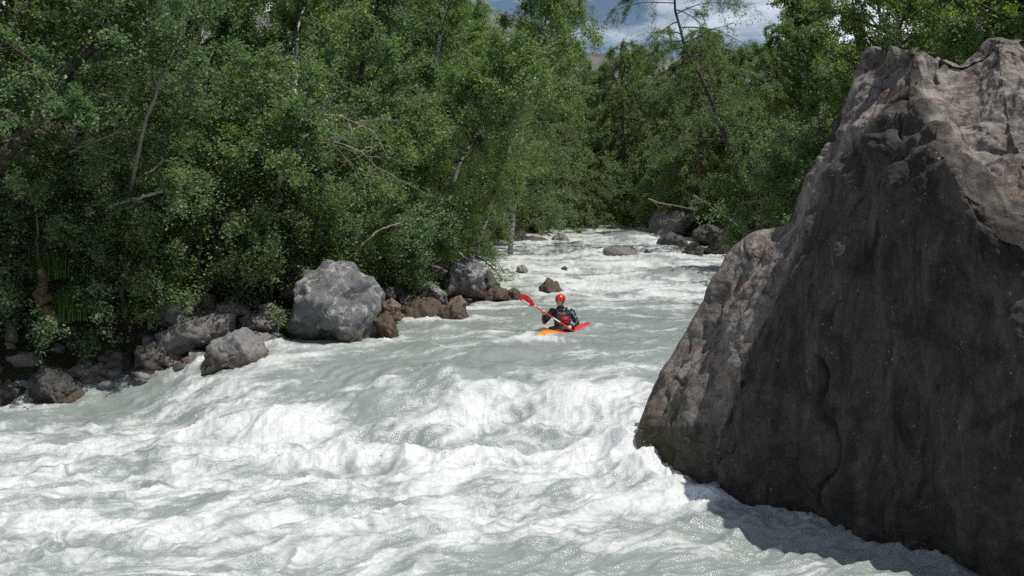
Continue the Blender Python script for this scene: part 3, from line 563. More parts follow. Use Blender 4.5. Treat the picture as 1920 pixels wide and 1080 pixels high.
# ------------------------------------------------------------------ trees
class TB:
    "collects tubes"
    def __init__(s): s.V = []; s.F = []; s.n = 0
    def tube(s, P, r0, r1, k=6):
        P = np.asarray(P, float); m = len(P)
        T = np.gradient(P, axis=0); T /= np.maximum(np.linalg.norm(T, axis=1), 1e-9)[:, None]
        ref = np.array([.31, .17, .93]) if abs(T[0] @ np.array([.31, .17, .93])) < .9 else np.array([1., 0, 0])
        A = np.cross(T, ref); A /= np.maximum(np.linalg.norm(A, axis=1), 1e-9)[:, None]; B = np.cross(T, A)
        rr = np.linspace(r0, r1, m); an = np.arange(k)*2*math.pi/k
        V = P[:, None]+rr[:, None, None]*(A[:, None]*np.cos(an)[None, :, None]+B[:, None]*np.sin(an)[None, :, None])
        i = s.n+np.arange(m*k).reshape(m, k); j = np.roll(i, -1, 1)
        s.V.append(V.reshape(-1, 3)); s.F.append(np.stack([i[:-1], j[:-1], j[1:], i[1:]], -1).reshape(-1, 4)); s.n += m*k
    def mesh(s, name, mats): return mesh_np(name, np.concatenate(s.V), np.concatenate(s.F), mats)
def walk(rs, p, d, L, n, droop, wob):
    P = [np.array(p, float)]; d = np.array(d, float); st = L/n
    for i in range(n):
        d = d+rs.normal(0, wob, 3); d[2] -= droop*st; d /= np.linalg.norm(d); P.append(P[-1]+d*st)
    return np.array(P), d
def leaves_mesh(name, pos, size, mat, rs, upbias=.5, aspect=.6, needle=False):
    n = len(pos)
    nr = rs.normal(size=(n, 3)); nr[:, 2] = np.abs(nr[:, 2])+upbias; nr /= np.linalg.norm(nr, axis=1)[:, None]
    a = rs.normal(size=(n, 3)); a[:, 2] -= .5; a -= (a*nr).sum(1)[:, None]*nr; a /= np.linalg.norm(a, axis=1)[:, None]; b = np.cross(nr, a)
    s = size*rs.uniform(.55, 1.25, n)[:, None]; w = s*aspect*.5
    fold = nr*w*.35
    V = np.stack([pos-a*s*.5, pos+b*w+fold-a*s*.05, pos+a*s*.5, pos-b*w+fold-a*s*.05], 1).reshape(-1, 3)
    i = np.arange(n)*4
    Fc = np.concatenate([np.stack([i, i+1, i+2], -1), np.stack([i, i+2, i+3], -1)])
    return mesh_np(name, V, Fc, [mat], False, attrs={'var': np.repeat(rs.rand(n), 4)})
NLEAF = [0]
def tree_data(seed, trunk, r0, nb, blen, nleaf, lsize, leaf, bk, start=.15, elev=.5, droop=.25, twig=.45, nsec=8, nter=4, aspect=.65, bias=(0, 0, 0), conifer=False, clump=.07, shape='round'):
    "returns (trunk mesh, crown mesh); trunk = polyline of local points"
    rs = np.random.RandomState(seed); tb = TB(); T = np.array(trunk, float); t2 = TB()
    # smooth the trunk line
    m = len(T); u = np.linspace(0, m-1, 16); TT = np.stack([np.interp(u, np.arange(m), T[:, k]) for k in range(3)], -1)
    TT[1:-1] += rs.normal(0, r0*.35, (14, 3)); tb.tube(TT, r0, r0*.16, 8)
    sites = []; dirs = []
    H = np.linalg.norm(T[-1]-T[0])
    for i in range(nb):
        t = start+(1-start)*((i+rs.rand())/nb)**.9; k = t*15; k0 = min(int(k), 14); p = TT[k0]+(TT[k0+1]-TT[k0])*(k-k0)
        az = i*2.4+rs.uniform(-.5, .5)
        if shape == 'cone': L = blen*(1.05-t)**.6*rs.uniform(.7, 1.1)
        elif shape == 'round': L = blen*(math.sin(math.pi*min(1, .25+.72*t))*.75+.25)*rs.uniform(.6, 1.15)
        else: L = blen*rs.uniform(.5, 1.1)
        el = elev*rs.uniform(.5, 1.4)+(.5*t if not conifer else 0)
        d = np.array([math.cos(az)*math.cos(el), math.sin(az)*math.cos(el), math.sin(el)])+np.array(bias)*rs.uniform(.3, 1.2)
        d /= np.linalg.norm(d)
        P, _ = walk(rs, p, d, L, 7, droop/L, .10); rb = r0*(.42*(1-t)+.10); t2.tube(P, rb, rb*.2, 5)
        for j in range(nsec):
            tt = .2+.8*(j+rs.rand())/nsec; kk = min(int(tt*7), 6); q0 = P[kk]+(P[kk+1]-P[kk])*(tt*7-kk); ax = P[kk+1]-P[kk]; ax /= np.linalg.norm(ax)
            if conifer:
                sd = np.cross(ax, (0, 0, 1.)); d2 = ax*.6+sd*(1 if j % 2 else -1)*rs.uniform(.5, 1.)+np.array([0, 0, rs.uniform(-.35, .05)])
            else: d2 = ax*.8+rs.normal(0, .75, 3)
            d2 /= np.linalg.norm(d2); L2 = twig*2.2*rs.uniform(.5, 1.2)*(1.15-.5*tt)*min(1, L/2)
            Q, dl = walk(rs, q0, d2, L2, 4, droop*1.6, .15); t2.tube(Q, max(rb*.28, .005), .002, 3)
            sites.append((Q, rs.gamma(1.1)))
            for l in range(nter):
                k3 = rs.randint(0, 4); q1 = Q[k3]+(Q[k3+1]-Q[k3])*rs.rand(); d3 = rs.normal(0, 1, 3)+dl*.8; d3 /= np.linalg.norm(d3)
                Q3, _ = walk(rs, q1, d3, twig*rs.uniform(.5, 1.2), 3, droop*2.5, .15); t2.tube(Q3, .003, .0015, 3); sites.append((Q3, sites[-1-l][1]))
    S = len(sites); per = max(1, int(nleaf/S)); pos = []
    for Q, w in sites:
        k = rs.poisson(per*w*.9); tt = rs.rand(k)*(len(Q)-1)*.999; i0 = tt.astype(int); f = (tt-i0)[:, None]
        pos.append(Q[i0]+(Q[i0+1]-Q[i0])*f+rs.normal(0, clump, (k, 3)))
    pos = np.concatenate(pos); NLEAF[0] += len(pos)
    return tb.mesh('trunk', [BARK[bk]]), t2.mesh('branches', [BARK['dark' if bk != 'brown' else 'brown']]), leaves_mesh('crown', pos, lsize, LEAF[leaf], rs, aspect=aspect)
def place(name, data, loc, label, cat, group=None, rz=0, sc=1.):
    e = empty(name, loc, label, cat, group); e.rotation_euler = (0, 0, rz); e.scale = (sc,)*3
    link('trunk', data[0], e); link('branches', data[1], e); link('crown', data[2], e); return e
def gz(x, y): return float(ground(float(x), float(y)))
def hero(name, pts, label, cat, **kw):
    "tree whose trunk follows photo pixels; first point is set on the ground"
    W = [at(*p) for p in pts]; b = W[0].copy(); g = gz(b[0], b[1])-.1
    if b[2] > g: W = [np.array([b[0]-(W[1][0]-b[0])*.15, b[1], g])]+W
    else: W[0][2] = g
    o = W[0].copy(); T = [w-o for w in W]
    return place(name, tree_data(trunk=T, **kw), o, label, cat)
UPB = lambda h, lx=0, ly=0: [(0, 0, 0), (lx*.25, ly*.25, h*.35), (lx*.6, ly*.6, h*.7), (lx, ly, h)]
# --- left bank, front row: alder and willow bushes leaning over the rocks
def bush(x, y, h, lx, ly, seed, label, leaf='alder', nleaf=21000, blen=2.3, ls=.08, name='alder_bush', cat='bush', droop=.5, bias=(.1, -.35, -.05), nb=22, bk='grey', start=.06, **kw):
    return place(name, tree_data(seed=seed, trunk=UPB(h, lx, ly), r0=.07, nb=nb, blen=blen, nleaf=nleaf, lsize=ls, leaf=leaf, bk=bk, start=start, elev=.35, droop=droop, bias=bias, shape='even', **kw), (x, y, gz(x, y)-.1), label, cat)
bush(-12.6, 23.8, 4.6, .6, -1.2, 1, 'dense dark alder bush filling the far left edge of the bank', ls=.09)
bush(-10.6, 23.9, 3.6, .4, -1.0, 2, 'alder bush hanging low over the dark pointed rock', ls=.085)
bush(-8.9, 24.3, 4.2, .5, -1.1, 3, 'alder bush above the dark rounded rock, second clump from the left edge', nleaf=24000)
bush(-7.3, 24.6, 3.4, .7, -1.1, 4, 'alder bush with sunlit sprays over the long leaning slab', 'birch', nleaf=24000)
bush(-5.7, 25.8, 4.4, .7, -.6, 5, 'leafy bush behind the gap left of the white veined boulder', 'alder')
bush(-4.3, 27.6, 3.2, .6, -.7, 6, 'light green bush directly behind the white veined boulder', 'birch')
bush(-3.5, 30.4, 3.2, .5, -.5, 7, 'spreading bush overhanging the pointed grey rock', 'birch', blen=2.4)
bush(-2.5, 33.6, 3.4, .8, -.4, 8, 'bright bush hanging above the grey angular boulder', 'bright', nleaf=28000, blen=2.3, name='willow_bush')
bush(-2.1, 36.5, 3.6, 1.0, -.8, 9, 'willow bush reaching the water beyond the grey angular boulder', 'birch', name='willow_bush', blen=2.6)
bush(-2.4, 43, 4.0, 1.2, -.6, 10, 'willow bush over the small dark rock at the left bank', 'birch', name='willow_bush', ls=.07, blen=2.8)
bush(-.6, 53.5, 4.6, 1.2, -.6, 11, 'dark bush shading the long low rock at the far left bend', 'dark', ls=.08, blen=2.8)
for k, (x_, y_, h_, lf, lb) in enumerate([
    (-14.2, 24.2, 2.4, 'alder', 'low alder clump in the bottom of the far left thicket'), (-11.7, 24.4, 2.0, 'alder', 'low alder clump just above the dark rock cut by the photo edge'),
    (-9.9, 24.6, 2.1, 'alder', 'low alder clump drooping between broken stump and dark rounded rock'), (-8.2, 24.0, 2.0, 'birch', 'low bright clump above the small shaded stone'),
    (-6.9, 24.9, 2.2, 'alder', 'low clump with dense leaves above the upright reddish rock'), (-5.7, 25.0, 1.9, 'dark', 'dark low clump above the gap rocks left of the white veined boulder'),
    (-4.7, 26.0, 1.8, 'birch', 'small clump peeping over the top of the white veined boulder'), (-3.1, 28.4, 1.8, 'alder', 'small clump in the hollow above the pale rounded stone'),
    (-6.3, 27.2, 3.6, 'alder', 'shoulder high alder clump in the second row left of the birch with bright crown'), (-8.8, 27.0, 3.8, 'dark', 'shoulder high dark clump in the second row under the tall dark alder')]):
    bush(x_, y_, h_, .4, -.7, 200+k, lb, lf, nleaf=15000, blen=1.7, nb=18)
# --- left bank, second row trees (hero trunks)
kw2 = dict(nb=30, nleaf=36000, lsize=.09, start=.25, twig=.5)
hero('alder_tree', [(-120, 560, 23.6), (-10, 310, 21.7), (85, 210, 21.3), (170, 95, 21.4), (220, -60, 22.2), (250, -160, 23)], 'thick dark alder trunk leaning right across the upper left corner', 'tree', seed=21, r0=.17, blen=2.6, leaf='alder', bk='dark', **kw2)
hero('alder_tree', [(20, 500, 24), (-10, 250, 23), (20, 90, 22.6), (40, -80, 23), (60, -200, 24)], 'grey barked alder at the very left edge with its stem dividing high', 'tree', seed=22, r0=.15, blen=2.6, leaf='dark', bk='grey', **kw2)
hero('alder_tree', [(215, 480, 25.5), (256, 300, 22.0), (284, 200, 21.3), (310, 120, 21.3), (350, 40, 21.9), (390, -60, 23)], 'slim pale grey stem bending right in front of the dark alders', 'tree', seed=23, r0=.055, blen=1.7, nb=14, nleaf=7000, lsize=.075, start=.5, twig=.4, leaf='alder', bk='grey')
hero('birch_tree', [(120, 430, 28), (150, 150, 28), (125, 40, 28), (130, -150, 28)], 'straight birch standing behind the leaning trunk at upper left', 'tree', seed=24, r0=.11, blen=2.5, leaf='dark', bk='birch', **kw2)
hero('alder_tree', [(390, 420, 27), (350, 100, 27), (330, -50, 27), (330, -180, 27)], 'tall dark alder behind the slim pale stem', 'tree', seed=25, r0=.13, blen=2.7, leaf='alder', bk='dark', **kw2)
hero('birch_tree', [(500, 420, 25.5), (530, 345, 24.4), (545, 260, 25), (560, 60, 27), (600, -160, 27)], 'birch with bright crown above the white veined boulder', 'tree', seed=26, r0=.12, blen=2.8, leaf='birch', bk='birch', **kw2)
hero('alder_tree', [(640, 440, 30), (660, 250, 30), (700, 60, 30), (740, -140, 30)], 'full crowned alder right of the bright birch crown', 'tree', seed=27, r0=.15, blen=3.2, leaf='alder', bk='dark', **kw2)
hero('birch_tree', [(790, 440, 31), (850, 335, 29.6), (880, 270, 29.2), (935, 190, 29.4), (975, 120, 29)], 'birch leaning steeply right over the river with mottled trunk', 'tree', seed=28, r0=.085, blen=2.7, leaf='birch', bk='birch', nb=26, nleaf=30000, lsize=.085, start=.45, twig=.5)
hero('birch_tree', [(900, 440, 38), (950, 300, 36), (970, 232, 32.6), (995, 170, 32.4), (1020, 60, 35), (1035, -60, 34)], 'birch showing a short bright white length of trunk at mid height', 'tree', seed=29, r0=.10, blen=2.6, leaf='birch', bk='birch', nb=24, nleaf=22000, lsize=.085, start=.55, twig=.5, droop=.9)
hero('birch_tree', [(760, 430, 37), (800, 200, 37), (830, 60, 37), (850, -100, 37)], 'broad birch filling the wood behind the steeply leaning birch', 'tree', seed=30, r0=.15, blen=3.4, leaf='birch', bk='birch', **kw2)
hero('birch_tree', [(960, 430, 45), (985, 200, 45), (1020, 40, 45), (1060, -10, 45)], 'weeping birch whose thin branches hang against the sky', 'tree', seed=31, r0=.13, blen=3.0, leaf='birch', bk='birch', nb=26, nleaf=36000, lsize=.08, start=.3, twig=.9, droop=1.5)
hero('birch_tree', [(700, 420, 42), (640, 150, 42), (620, -100, 42)], 'tall birch deep in the left wood above the full crowned alder', 'tree', seed=32, r0=.18, blen=4, leaf='alder', bk='birch', **kw2)
# --- far wood closing the river: larches and firs
def conifer(seed, h, r, leaf='larch', ls=.17, nleaf=42000, nb=56, lean=(0, 0), droop=.6, elev=.05):
    return tree_data(seed=seed, trunk=UPB(h, *lean), r0=h*.014, nb=nb, blen=r, nleaf=nleaf, lsize=ls, leaf=leaf, bk='brown', start=.1, elev=elev, droop=droop, twig=.5, nsec=10, nter=3, aspect=.28, conifer=True, clump=.05, shape='cone')
CA = conifer(41, 10, 4.4); CB = conifer(42, 11, 4.8, droop=.9); CD = conifer(43, 9, 4.0, 'dark', nb=50)
def atree(data, px, py_unused, Y, name, label, cat='tree', rz=0, sc=1., group=None):
    x = (px-960)/F*Y; return place(name, data, (x, Y, gz(x, Y)-.2), label, cat, group, rz, sc)
for k, (d, px, Y, sc, nm, lb) in enumerate([
    (CA, 1010, 66, 1.2, 'larch', 'olive larch left of the gap at the head of the river'),
    (CB, 1165, 70, 1.2, 'larch', 'pointed larch standing centrally over the head of the river'),
    (CD, 1085, 74, 1.05, 'spruce', 'darker spruce between the two olive larches at the head of the river'),
    (CA, 1250, 66, 1.0, 'larch', 'larch right of the pointed central one, above the far bank boulder'),
    (CD, 1120, 64, .62, 'spruce', 'young spruce low down at the head of the river'),
    (CB, 1215, 63, .6, 'larch', 'young larch drooping over the far bank boulder'),
    (CA, 960, 60, .7, 'larch', 'small larch at the left bend below the white trunked birch'),
    (CB, 1310, 56, .95, 'larch', 'larch with sagging boughs left of the leaning bare limbed larch'),
    (CD, 1390, 60, 1.0, 'spruce', 'spruce behind the leaning bare limbed larch'),
    (CA, 1450, 52, .9, 'larch', 'larch beside the bright right bank birch'),
    (CB, 905, 72, 1.0, 'larch', 'larch deep in the left wood beyond the bend'),
    (CD, 1040, 90, 1.25, 'spruce', 'distant spruce seen above the left bend'),
    (CA, 1200, 92, 1.1, 'larch', 'distant larch behind the pointed central one'),
    (CD, 1350, 88, 1.2, 'spruce', 'distant spruce glimpsed through the leaning larch'),
    (CB, 1290, 76, 1.05, 'larch', 'broad larch in the row behind the far bank boulder'),
    (CA, 1205, 77, 1.35, 'larch', 'tall larch just right of the pointed central one'),
    (CA, 1120, 82, 1.25, 'larch', 'broad larch behind the darker spruce at the head of the river'),
    (CB, 1045, 62, .8, 'larch', 'low larch leaning over the left bend of the river'),
    (CD, 1215, 82, 1.15, 'spruce', 'spruce filling the wood behind the far bank boulder'),
    (CA, 1335, 68, 1.1, 'larch', 'larch in the wood between the leaning larch and the far bank boulder'),
    (CB, 1060, 104, 1.35, 'larch', 'farthest larch seen left of the pointed central one'),
    (CA, 1290, 104, 1.3, 'larch', 'farthest larch seen right of the pointed central one')]):
    atree(d, px, 0, Y, nm, lb, rz=k*1.7, sc=sc)
# leaning larch against the sky
hero('larch', [(1400, 420, 46), (1365, 260, 46), (1325, 165, 46), (1292, 100, 46), (1268, 30, 46), (1258, -60, 46), (1250, -150, 46)], 'leaning larch with sparse bare limbs spread against the blue sky', 'tree', seed=45, r0=.13, blen=3.8, nb=38, nleaf=34000, lsize=.12, start=.18, elev=.12, droop=.5, twig=.6, nsec=9, nter=3, aspect=.3, conifer=True, clump=.06, leaf='larch', bk='dark', shape='even')
# --- right bank
BA = tree_data(seed=51, trunk=UPB(9.5, .4, 0), r0=.16, nb=36, blen=3.0, nleaf=46000, lsize=.10, leaf='bright', bk='birch', start=.12, twig=.5)
BB = tree_data(seed=52, trunk=UPB(8.5, -.5, .3), r0=.14, nb=34, blen=2.8, nleaf=40000, lsize=.10, leaf='birch', bk='birch', start=.12, twig=.55)
BS = tree_data(seed=53, trunk=UPB(3.2, -.3, -.3), r0=.06, nb=20, blen=2.0, nleaf=20000, lsize=.09, leaf='alder', bk='grey', start=.05, twig=.45, shape='even', droop=.5)
for k, (d, px, Y, sc, nm, lb) in enumerate([
    (BB, 1520, 56, 1.15, 'birch_tree', 'birch on the right bank nearest the sky gap'),
    (BA, 1690, 34, 1.15, 'birch_tree', 'bright birch rising behind the peak of the giant boulder'),
    (BA, 1800, 36, 1.2, 'birch_tree', 'yellow green birch behind the notch right of the boulder peak'),
    (BB, 1850, 29, 1.15, 'birch_tree', 'birch crown above the right shoulder of the giant boulder'),
    (BA, 1960, 26, 1.15, 'birch_tree', 'birch cut by the right edge of the photo above the boulder'),
    (BB, 1620, 50, 1.45, 'birch_tree', 'taller birch behind the bright one left of the giant boulder'),
    (BA, 1500, 66, 1.35, 'birch_tree', 'distant birch behind the one nearest the sky gap'),
    (BB, 1800, 44, 1.5, 'birch_tree', 'tall birch at the back of the right bank wood'),
    (BS, 1490, 36, 1.2, 'alder_bush', 'green bush on the right bank against the giant boulder shoulder'),
    (BS, 1430, 46, 1.2, 'alder_bush', 'bush above the dark bank rock beside the giant boulder'),
    (BS, 1365, 56, 1.3, 'alder_bush', 'bush leaning over the shaded right bank rocks'),
    (BS, 1270, 60, 1.3, 'alder_bush', 'bush growing behind the far bank boulder'),
    (BS, 1640, 27, 1.1, 'alder_bush', 'bush tucked behind the giant boulder left slope'),
    (BS, 1180, 67, 1.2, 'alder_bush', 'pale green bush at the far lip of the river'),
    (BS, 1090, 66, 1.2, 'alder_bush', 'bush at the head of the river left of the lip rock'),
    (BS, 1010, 58, 1.2, 'alder_bush', 'bush under the small larch at the left bend'),
    (BS, 1135, 72, 1.6, 'alder_bush', 'bush rising behind the far lip of the river'),
    (BS, 1240, 72, 1.6, 'alder_bush', 'bush in the dark gap right of the far lip of the river')]):
    atree(d, px, 0, Y, nm, lb, rz=k*2.1, sc=sc)
# --- left wood behind
for k, (d, x, y, sc, lb) in enumerate([
    (BB, -16, 29, 1.1, 'tree in the back of the left wood at the photo edge'),
    (BB, -12.3, 31, 1.15, 'tree crown behind the thick leaning alder trunk'),
    (BB, -9.2, 32, 1.15, 'tree crown in the dark wood behind the slim pale stem'),
    (BB, -6.2, 34, 1.2, 'tree crown high behind the tall dark alder'),
    (BB, -4.6, 40, 1.3, 'tree crown behind the full crowned alder'),
    (BB, -3.0, 50, 1.3, 'tree in the left wood between weeping birch and broad birch'),
    (BB, -12, 42, 1.5, 'large back tree over the upper left of the wood'),
    (BB, -20, 36, 1.5, 'large back tree outside the left corner'),
    (BB, -8, 46, 1.6, 'large back tree over the bright birch crown'),
    (BB, -2.5, 62, 1.3, 'back tree at the left of the sky gap')]):
    place('broadleaf_tree', d, (x, y, gz(x, y)-.2), lb, 'tree', None, k*1.3, sc)

# ------------------------------------------------------------------ dead wood
def deadwood(name, pts, r0, r1, label, cat, mat='dead', subs=0, seed=0, sublen=.6, k=6):
    W = np.array([at(*p) for p in pts]); o = W.mean(0); rs = np.random.RandomState(seed); tb = TB()
    n = 5*(len(W)-1)+1; u = np.linspace(0, len(W)-1, n); P = np.stack([np.interp(u, np.arange(len(W)), W[:, a]) for a in range(3)], -1)-o
    P += rs.normal(0, r0*.4, P.shape); tb.tube(P, r0, r1, k)
    for i in range(subs):
        j = rs.randint(1, n-1); d = (P[j]-P[j-1]); d /= np.linalg.norm(d); d = d+rs.normal(0, .55, 3); d /= np.linalg.norm(d)
        Q, _ = walk(rs, P[j], d, sublen*rs.uniform(.5, 1.3), 6, .25, .12); tb.tube(Q, max(r0*.35, .006), .003, 4)
        for l in range(3):
            jj = rs.randint(1, 6); d2 = Q[jj]-Q[jj-1]; d2 = d2/np.linalg.norm(d2)+rs.normal(0, .5, 3); d2 /= np.linalg.norm(d2)
            Q2, _ = walk(rs, Q[jj], d2, sublen*.4*rs.uniform(.5, 1.2), 4, .3, .12); tb.tube(Q2, .005, .002, 3)
    return tag(link(name, tb.mesh(name, [BARK[mat]]), loc=tuple(o)), label, cat)
deadwood('dead_branch', [(560, 270, 24.0), (620, 262, 23.6), (680, 285, 23.4), (720, 330, 23.3)], .022, .006, 'bare dead branch arching down over the light green bush', 'branch', subs=9, seed=1, sublen=1.0)
deadwood('dead_branch', [(565, 215, 24.0), (640, 218, 23.8), (700, 245, 23.5), (730, 300, 23.4)], .018, .005, 'upper bare branch curving above the arching dead one', 'branch', subs=8, seed=2, sublen=.9)
deadwood('dead_branch', [(560, 258, 24.0), (600, 260, 24.0), (622, 264, 24.0)], .022, .012, 'short pale broken stick lying level in the arching dead branches', 'branch', seed=3, subs=1)
deadwood('dead_branch', [(130, 285, 21.8), (170, 268, 21.8), (215, 250, 21.9), (240, 225, 22.)], .014, .005, 'twiggy dead branch in front of the alder left of the slim pale stem', 'branch', subs=7, seed=4, sublen=.5)
deadwood('dead_branch', [(272, 328, 21.9), (292, 315, 21.9), (306, 298, 22.)], .022, .01, 'short bare stick rising right of the slim pale stem base', 'branch', subs=1, seed=5, sublen=.3)
deadwood('fallen_log', [(205, 388, 22.6), (245, 376, 22.4), (285, 365, 22.2), (312, 354, 22.3)], .042, .03, 'bleached fallen log caught high in the alder leaves', 'log', 'dead', seed=6)
deadwood('dead_branch', [(672, 464, 25.4), (705, 436, 25.5), (740, 420, 25.7), (790, 408, 26)], .03, .012, 'bare pole slanting up out of the dark hollow behind the white veined boulder', 'branch', subs=2, seed=7, sublen=.4)
deadwood('driftwood', [(846, 464, 30.2), (862, 476, 29.9), (876, 486, 29.7)], .04, .03, 'bleached driftwood pole propped on the grey angular boulder', 'driftwood', seed=8)
deadwood('driftwood', [(796, 492, 28.9), (812, 500, 28.7), (838, 506, 28.6)], .05, .025, 'brown driftwood stick left of the grey angular boulder', 'driftwood', subs=2, seed=9, sublen=.3)
deadwood('fallen_branch', [(1300, 365, 48), (1345, 395, 46), (1385, 425, 44)], .05, .02, 'thin fallen trunk slanting down the right bank above the dark rocks', 'branch', subs=3, seed=10)
deadwood('fallen_branch', [(1215, 372, 52), (1240, 382, 52), (1300, 392, 51)], .035, .02, 'pale bare branch lying level over the far bank boulder', 'branch', subs=3, seed=11)
deadwood('tree_stump', [(84, 620, 22.7), (88, 580, 22.7), (86, 540, 22.8), (78, 518, 22.8)], .16, .10, 'broken brown stump on the shaded left bank above the pointed rock', 'stump', 'brown', seed=12, k=9)
deadwood('fallen_log', [(70, 480, 23.6), (110, 440, 23.7), (150, 420, 23.8), (190, 410, 24.0)], .09, .06, 'mossy fallen trunk half hidden under the alder bush at left', 'log', 'grey', seed=13)

# ------------------------------------------------------------------ undergrowth and grass on the bank
def scatter(n, seed, dmin, dmax, ymax=50, right=False):
    rs = np.random.RandomState(seed); x = rs.uniform(-16, 12, n); y = rs.uniform(20, ymax, n); d = sdist(x, y)
    k = (d > dmin) & (d < dmax) & ((noise(x/1.4, y/1.4, s=seed) > -.1)); return x[k], y[k], rs
x, y, rs = scatter(90000, 71, .7, 6, 60)
z = ground(x, y); pos = np.stack([x, y, z+rs.uniform(.02, .5, len(x))**1.5], -1)
tag(link('undergrowth', leaves_mesh('undergrowth', pos, .075, LEAF['alder'], rs)), 'low leafy ground cover under the bank trees', 'ground cover', kind='stuff')
def grass_tuft(px, py, Y, n, h, spread, label, seed, mat='grass', name='grass_tuft', cat='grass'):
    rs = np.random.RandomState(seed); c = at(px, py, Y); V = []; Fc = []; var = []
    for i in range(n):
        bx, by = rs.normal(0, spread, 2); hh = h*rs.uniform(.5, 1.2); a = rs.uniform(0, 6.28); ln = rs.uniform(.15, .7)*hh; w = .008
        dx_, dy_ = math.cos(a), math.sin(a); b = len(V)
        for j, tt in enumerate((0, .4, .75, 1)):
            ww = w*(1-tt); cx = bx+dx_*ln*tt*tt; cy_ = by+dy_*ln*tt*tt; cz = hh*(tt-.25*tt*tt*ln/hh)
            V.append((cx-dy_*ww, cy_+dx_*ww, cz)); V.append((cx+dy_*ww, cy_-dx_*ww, cz))
        for j in range(3): Fc.append((b+2*j, b+2*j+1, b+2*j+3, b+2*j+2))
        var += [rs.rand()]*8
    return tag(link(name, mesh_np(name, V, np.array(Fc), [LEAF[mat]], False, attrs={'var': var}), loc=tuple(c)), label, cat)
grass_tuft(125, 600, 22.9, 420, .75, .16, 'tall grass tuft right of the broken stump', 81)
grass_tuft(100, 520, 23.2, 300, .7, .2, 'grass tuft above the broken stump', 82)
grass_tuft(470, 470, 25.2, 420, .8, .35, 'dark grass hanging on the earth bank left of the white veined boulder', 83)
grass_tuft(565, 470, 25.6, 380, .45, .2, 'yellow green grass on the bank lip behind the white veined boulder', 84)
grass_tuft(620, 500, 25.0, 220, .4, .18, 'small green tuft just behind the top of the white veined boulder', 85)
grass_tuft(820, 485, 29.5, 260, .5, .3, 'dry grass around the driftwood by the grey angular boulder', 86)
# ------------------------------------------------------------------ kayaker, kayak, paddle
KX, KY = 1.19, 25.0; KZ = 0.0
def lathe_loft(rings, k=20, cap=True):
    "rings: (centre, u vector, v vector) -> closed tube"
    an = np.arange(k)*2*math.pi/k; V = []; Fc = []
    for c, u, v in rings: V.append(np.array(c)[None]+np.cos(an)[:, None]*np.array(u)[None]+np.sin(an)[:, None]*np.array(v)[None])
    m = len(rings); i = np.arange(m*k).reshape(m, k); j = np.roll(i, -1, 1)
    F4 = np.stack([i[:-1], j[:-1], j[1:], i[1:]], -1).reshape(-1, 4)
    V = np.concatenate(V+[np.array([rings[0][0]]), np.array([rings[-1][0]])]); a = m*k
    F3 = np.concatenate([np.stack([j[0], i[0], np.full(k, a)], -1), np.stack([i[-1], j[-1], np.full(k, a+1)], -1)])
    return V, [F4, F3]
def ellip(c, r, R3=None, sub=3):
    V, Fc = ico(sub); V = V*np.array(r)
    if R3 is not None: V = V@np.array(R3).T
    return V+np.array(c), [Fc]
def limb(pts, rad, k=14):
    P = [np.array(p, float) for p in pts]; rings = []
    for i, p in enumerate(P):
        t = P[min(i+1, len(P)-1)]-P[max(i-1, 0)]; t /= np.linalg.norm(t)
        ref = np.array([0, 0, 1.]) if abs(t[2]) < .9 else np.array([1., 0, 0]); a = np.cross(t, ref); a /= np.linalg.norm(a); b = np.cross(t, a)
        rings.append((p, a*rad[i], b*rad[i]))
    out = [lathe_loft(rings, k)]
    out.append(ellip(P[0], (rad[0],)*3, sub=2)); out.append(ellip(P[-1], (rad[-1],)*3, sub=2)); return out
def union(name, comps, voxel, mats, parent, smooth=3):
    V = []; F4 = []; F3 = []; n = 0
    for v, fs in comps:
        V.append(v)
        for f in fs: (F4 if f.shape[1] == 4 else F3).append(f+n)
        n += len(v)
    me = mesh_np(name, np.concatenate(V), [np.concatenate(F4) if F4 else np.zeros((0, 4), int), np.concatenate(F3) if F3 else np.zeros((0, 3), int)], mats)
    o = link(name, me)
    m = o.modifiers.new('r', 'REMESH'); m.mode = 'VOXEL'; m.voxel_size = voxel; m.use_smooth_shade = True
    if smooth: s = o.modifiers.new('s', 'SMOOTH'); s.iterations = smooth; s.factor = .5
    dg = bpy.context.evaluated_depsgraph_get(); me2 = bpy.data.meshes.new_from_object(o.evaluated_get(dg)); o.modifiers.clear(); o.data = me2
    me2.materials.clear()
    for mm in mats: me2.materials.append(mm)
    if parent is not None: o.parent = parent
    return o
M_skin = simple('skin', (.60, .38, .28), .5, .4, .1, 30); M_red = simple('red_plastic', (.62, .012, .012), .22, .6, .06, 10, coat=.4)
M_dry = simple('black_drysuit', (.018, .018, .021), .32, .55, .3, 25); M_grey = simple('charcoal_cloth', (.055, .05, .058), .4, .5, .2, 20)
M_rvest = simple('red_cloth', (.50, .012, .018), .6, .3, .2, 30); M_white = simple('white_sticker', (.82, .82, .80), .4, .4, .03)
M_yel = simple('yellow_collar', (.75, .48, .05), .4, .4, .1); M_blk = simple('black_rubber', (.012, .012, .013), .45, .4, .2)
t = NT('kayak_plastic'); p = t.pos(); sp = t.n('ShaderNodeSeparateXYZ', {0: p}); f = t.math('ADD', sp.outputs[0], t.math('MULTIPLY', t.noise(p, 4, 3), .25))
kc = t.mix(t.n('ShaderNodeMapRange', {0: f, 1: .38, 2: .85}).outputs[0], (.66, .02, .012), (.80, .34, .03))
kc = t.mix(t.ramp(t.noise(p, 22, 5, .7), [(.62, 0), (.72, .35)]), kc, (.25, .12, .04))
M_kayak = t.fin(t.bsdf(kc, .28, .5))
H = np.array([-.63, -.777, 0]); kyaw = math.atan2(H[1], H[0])
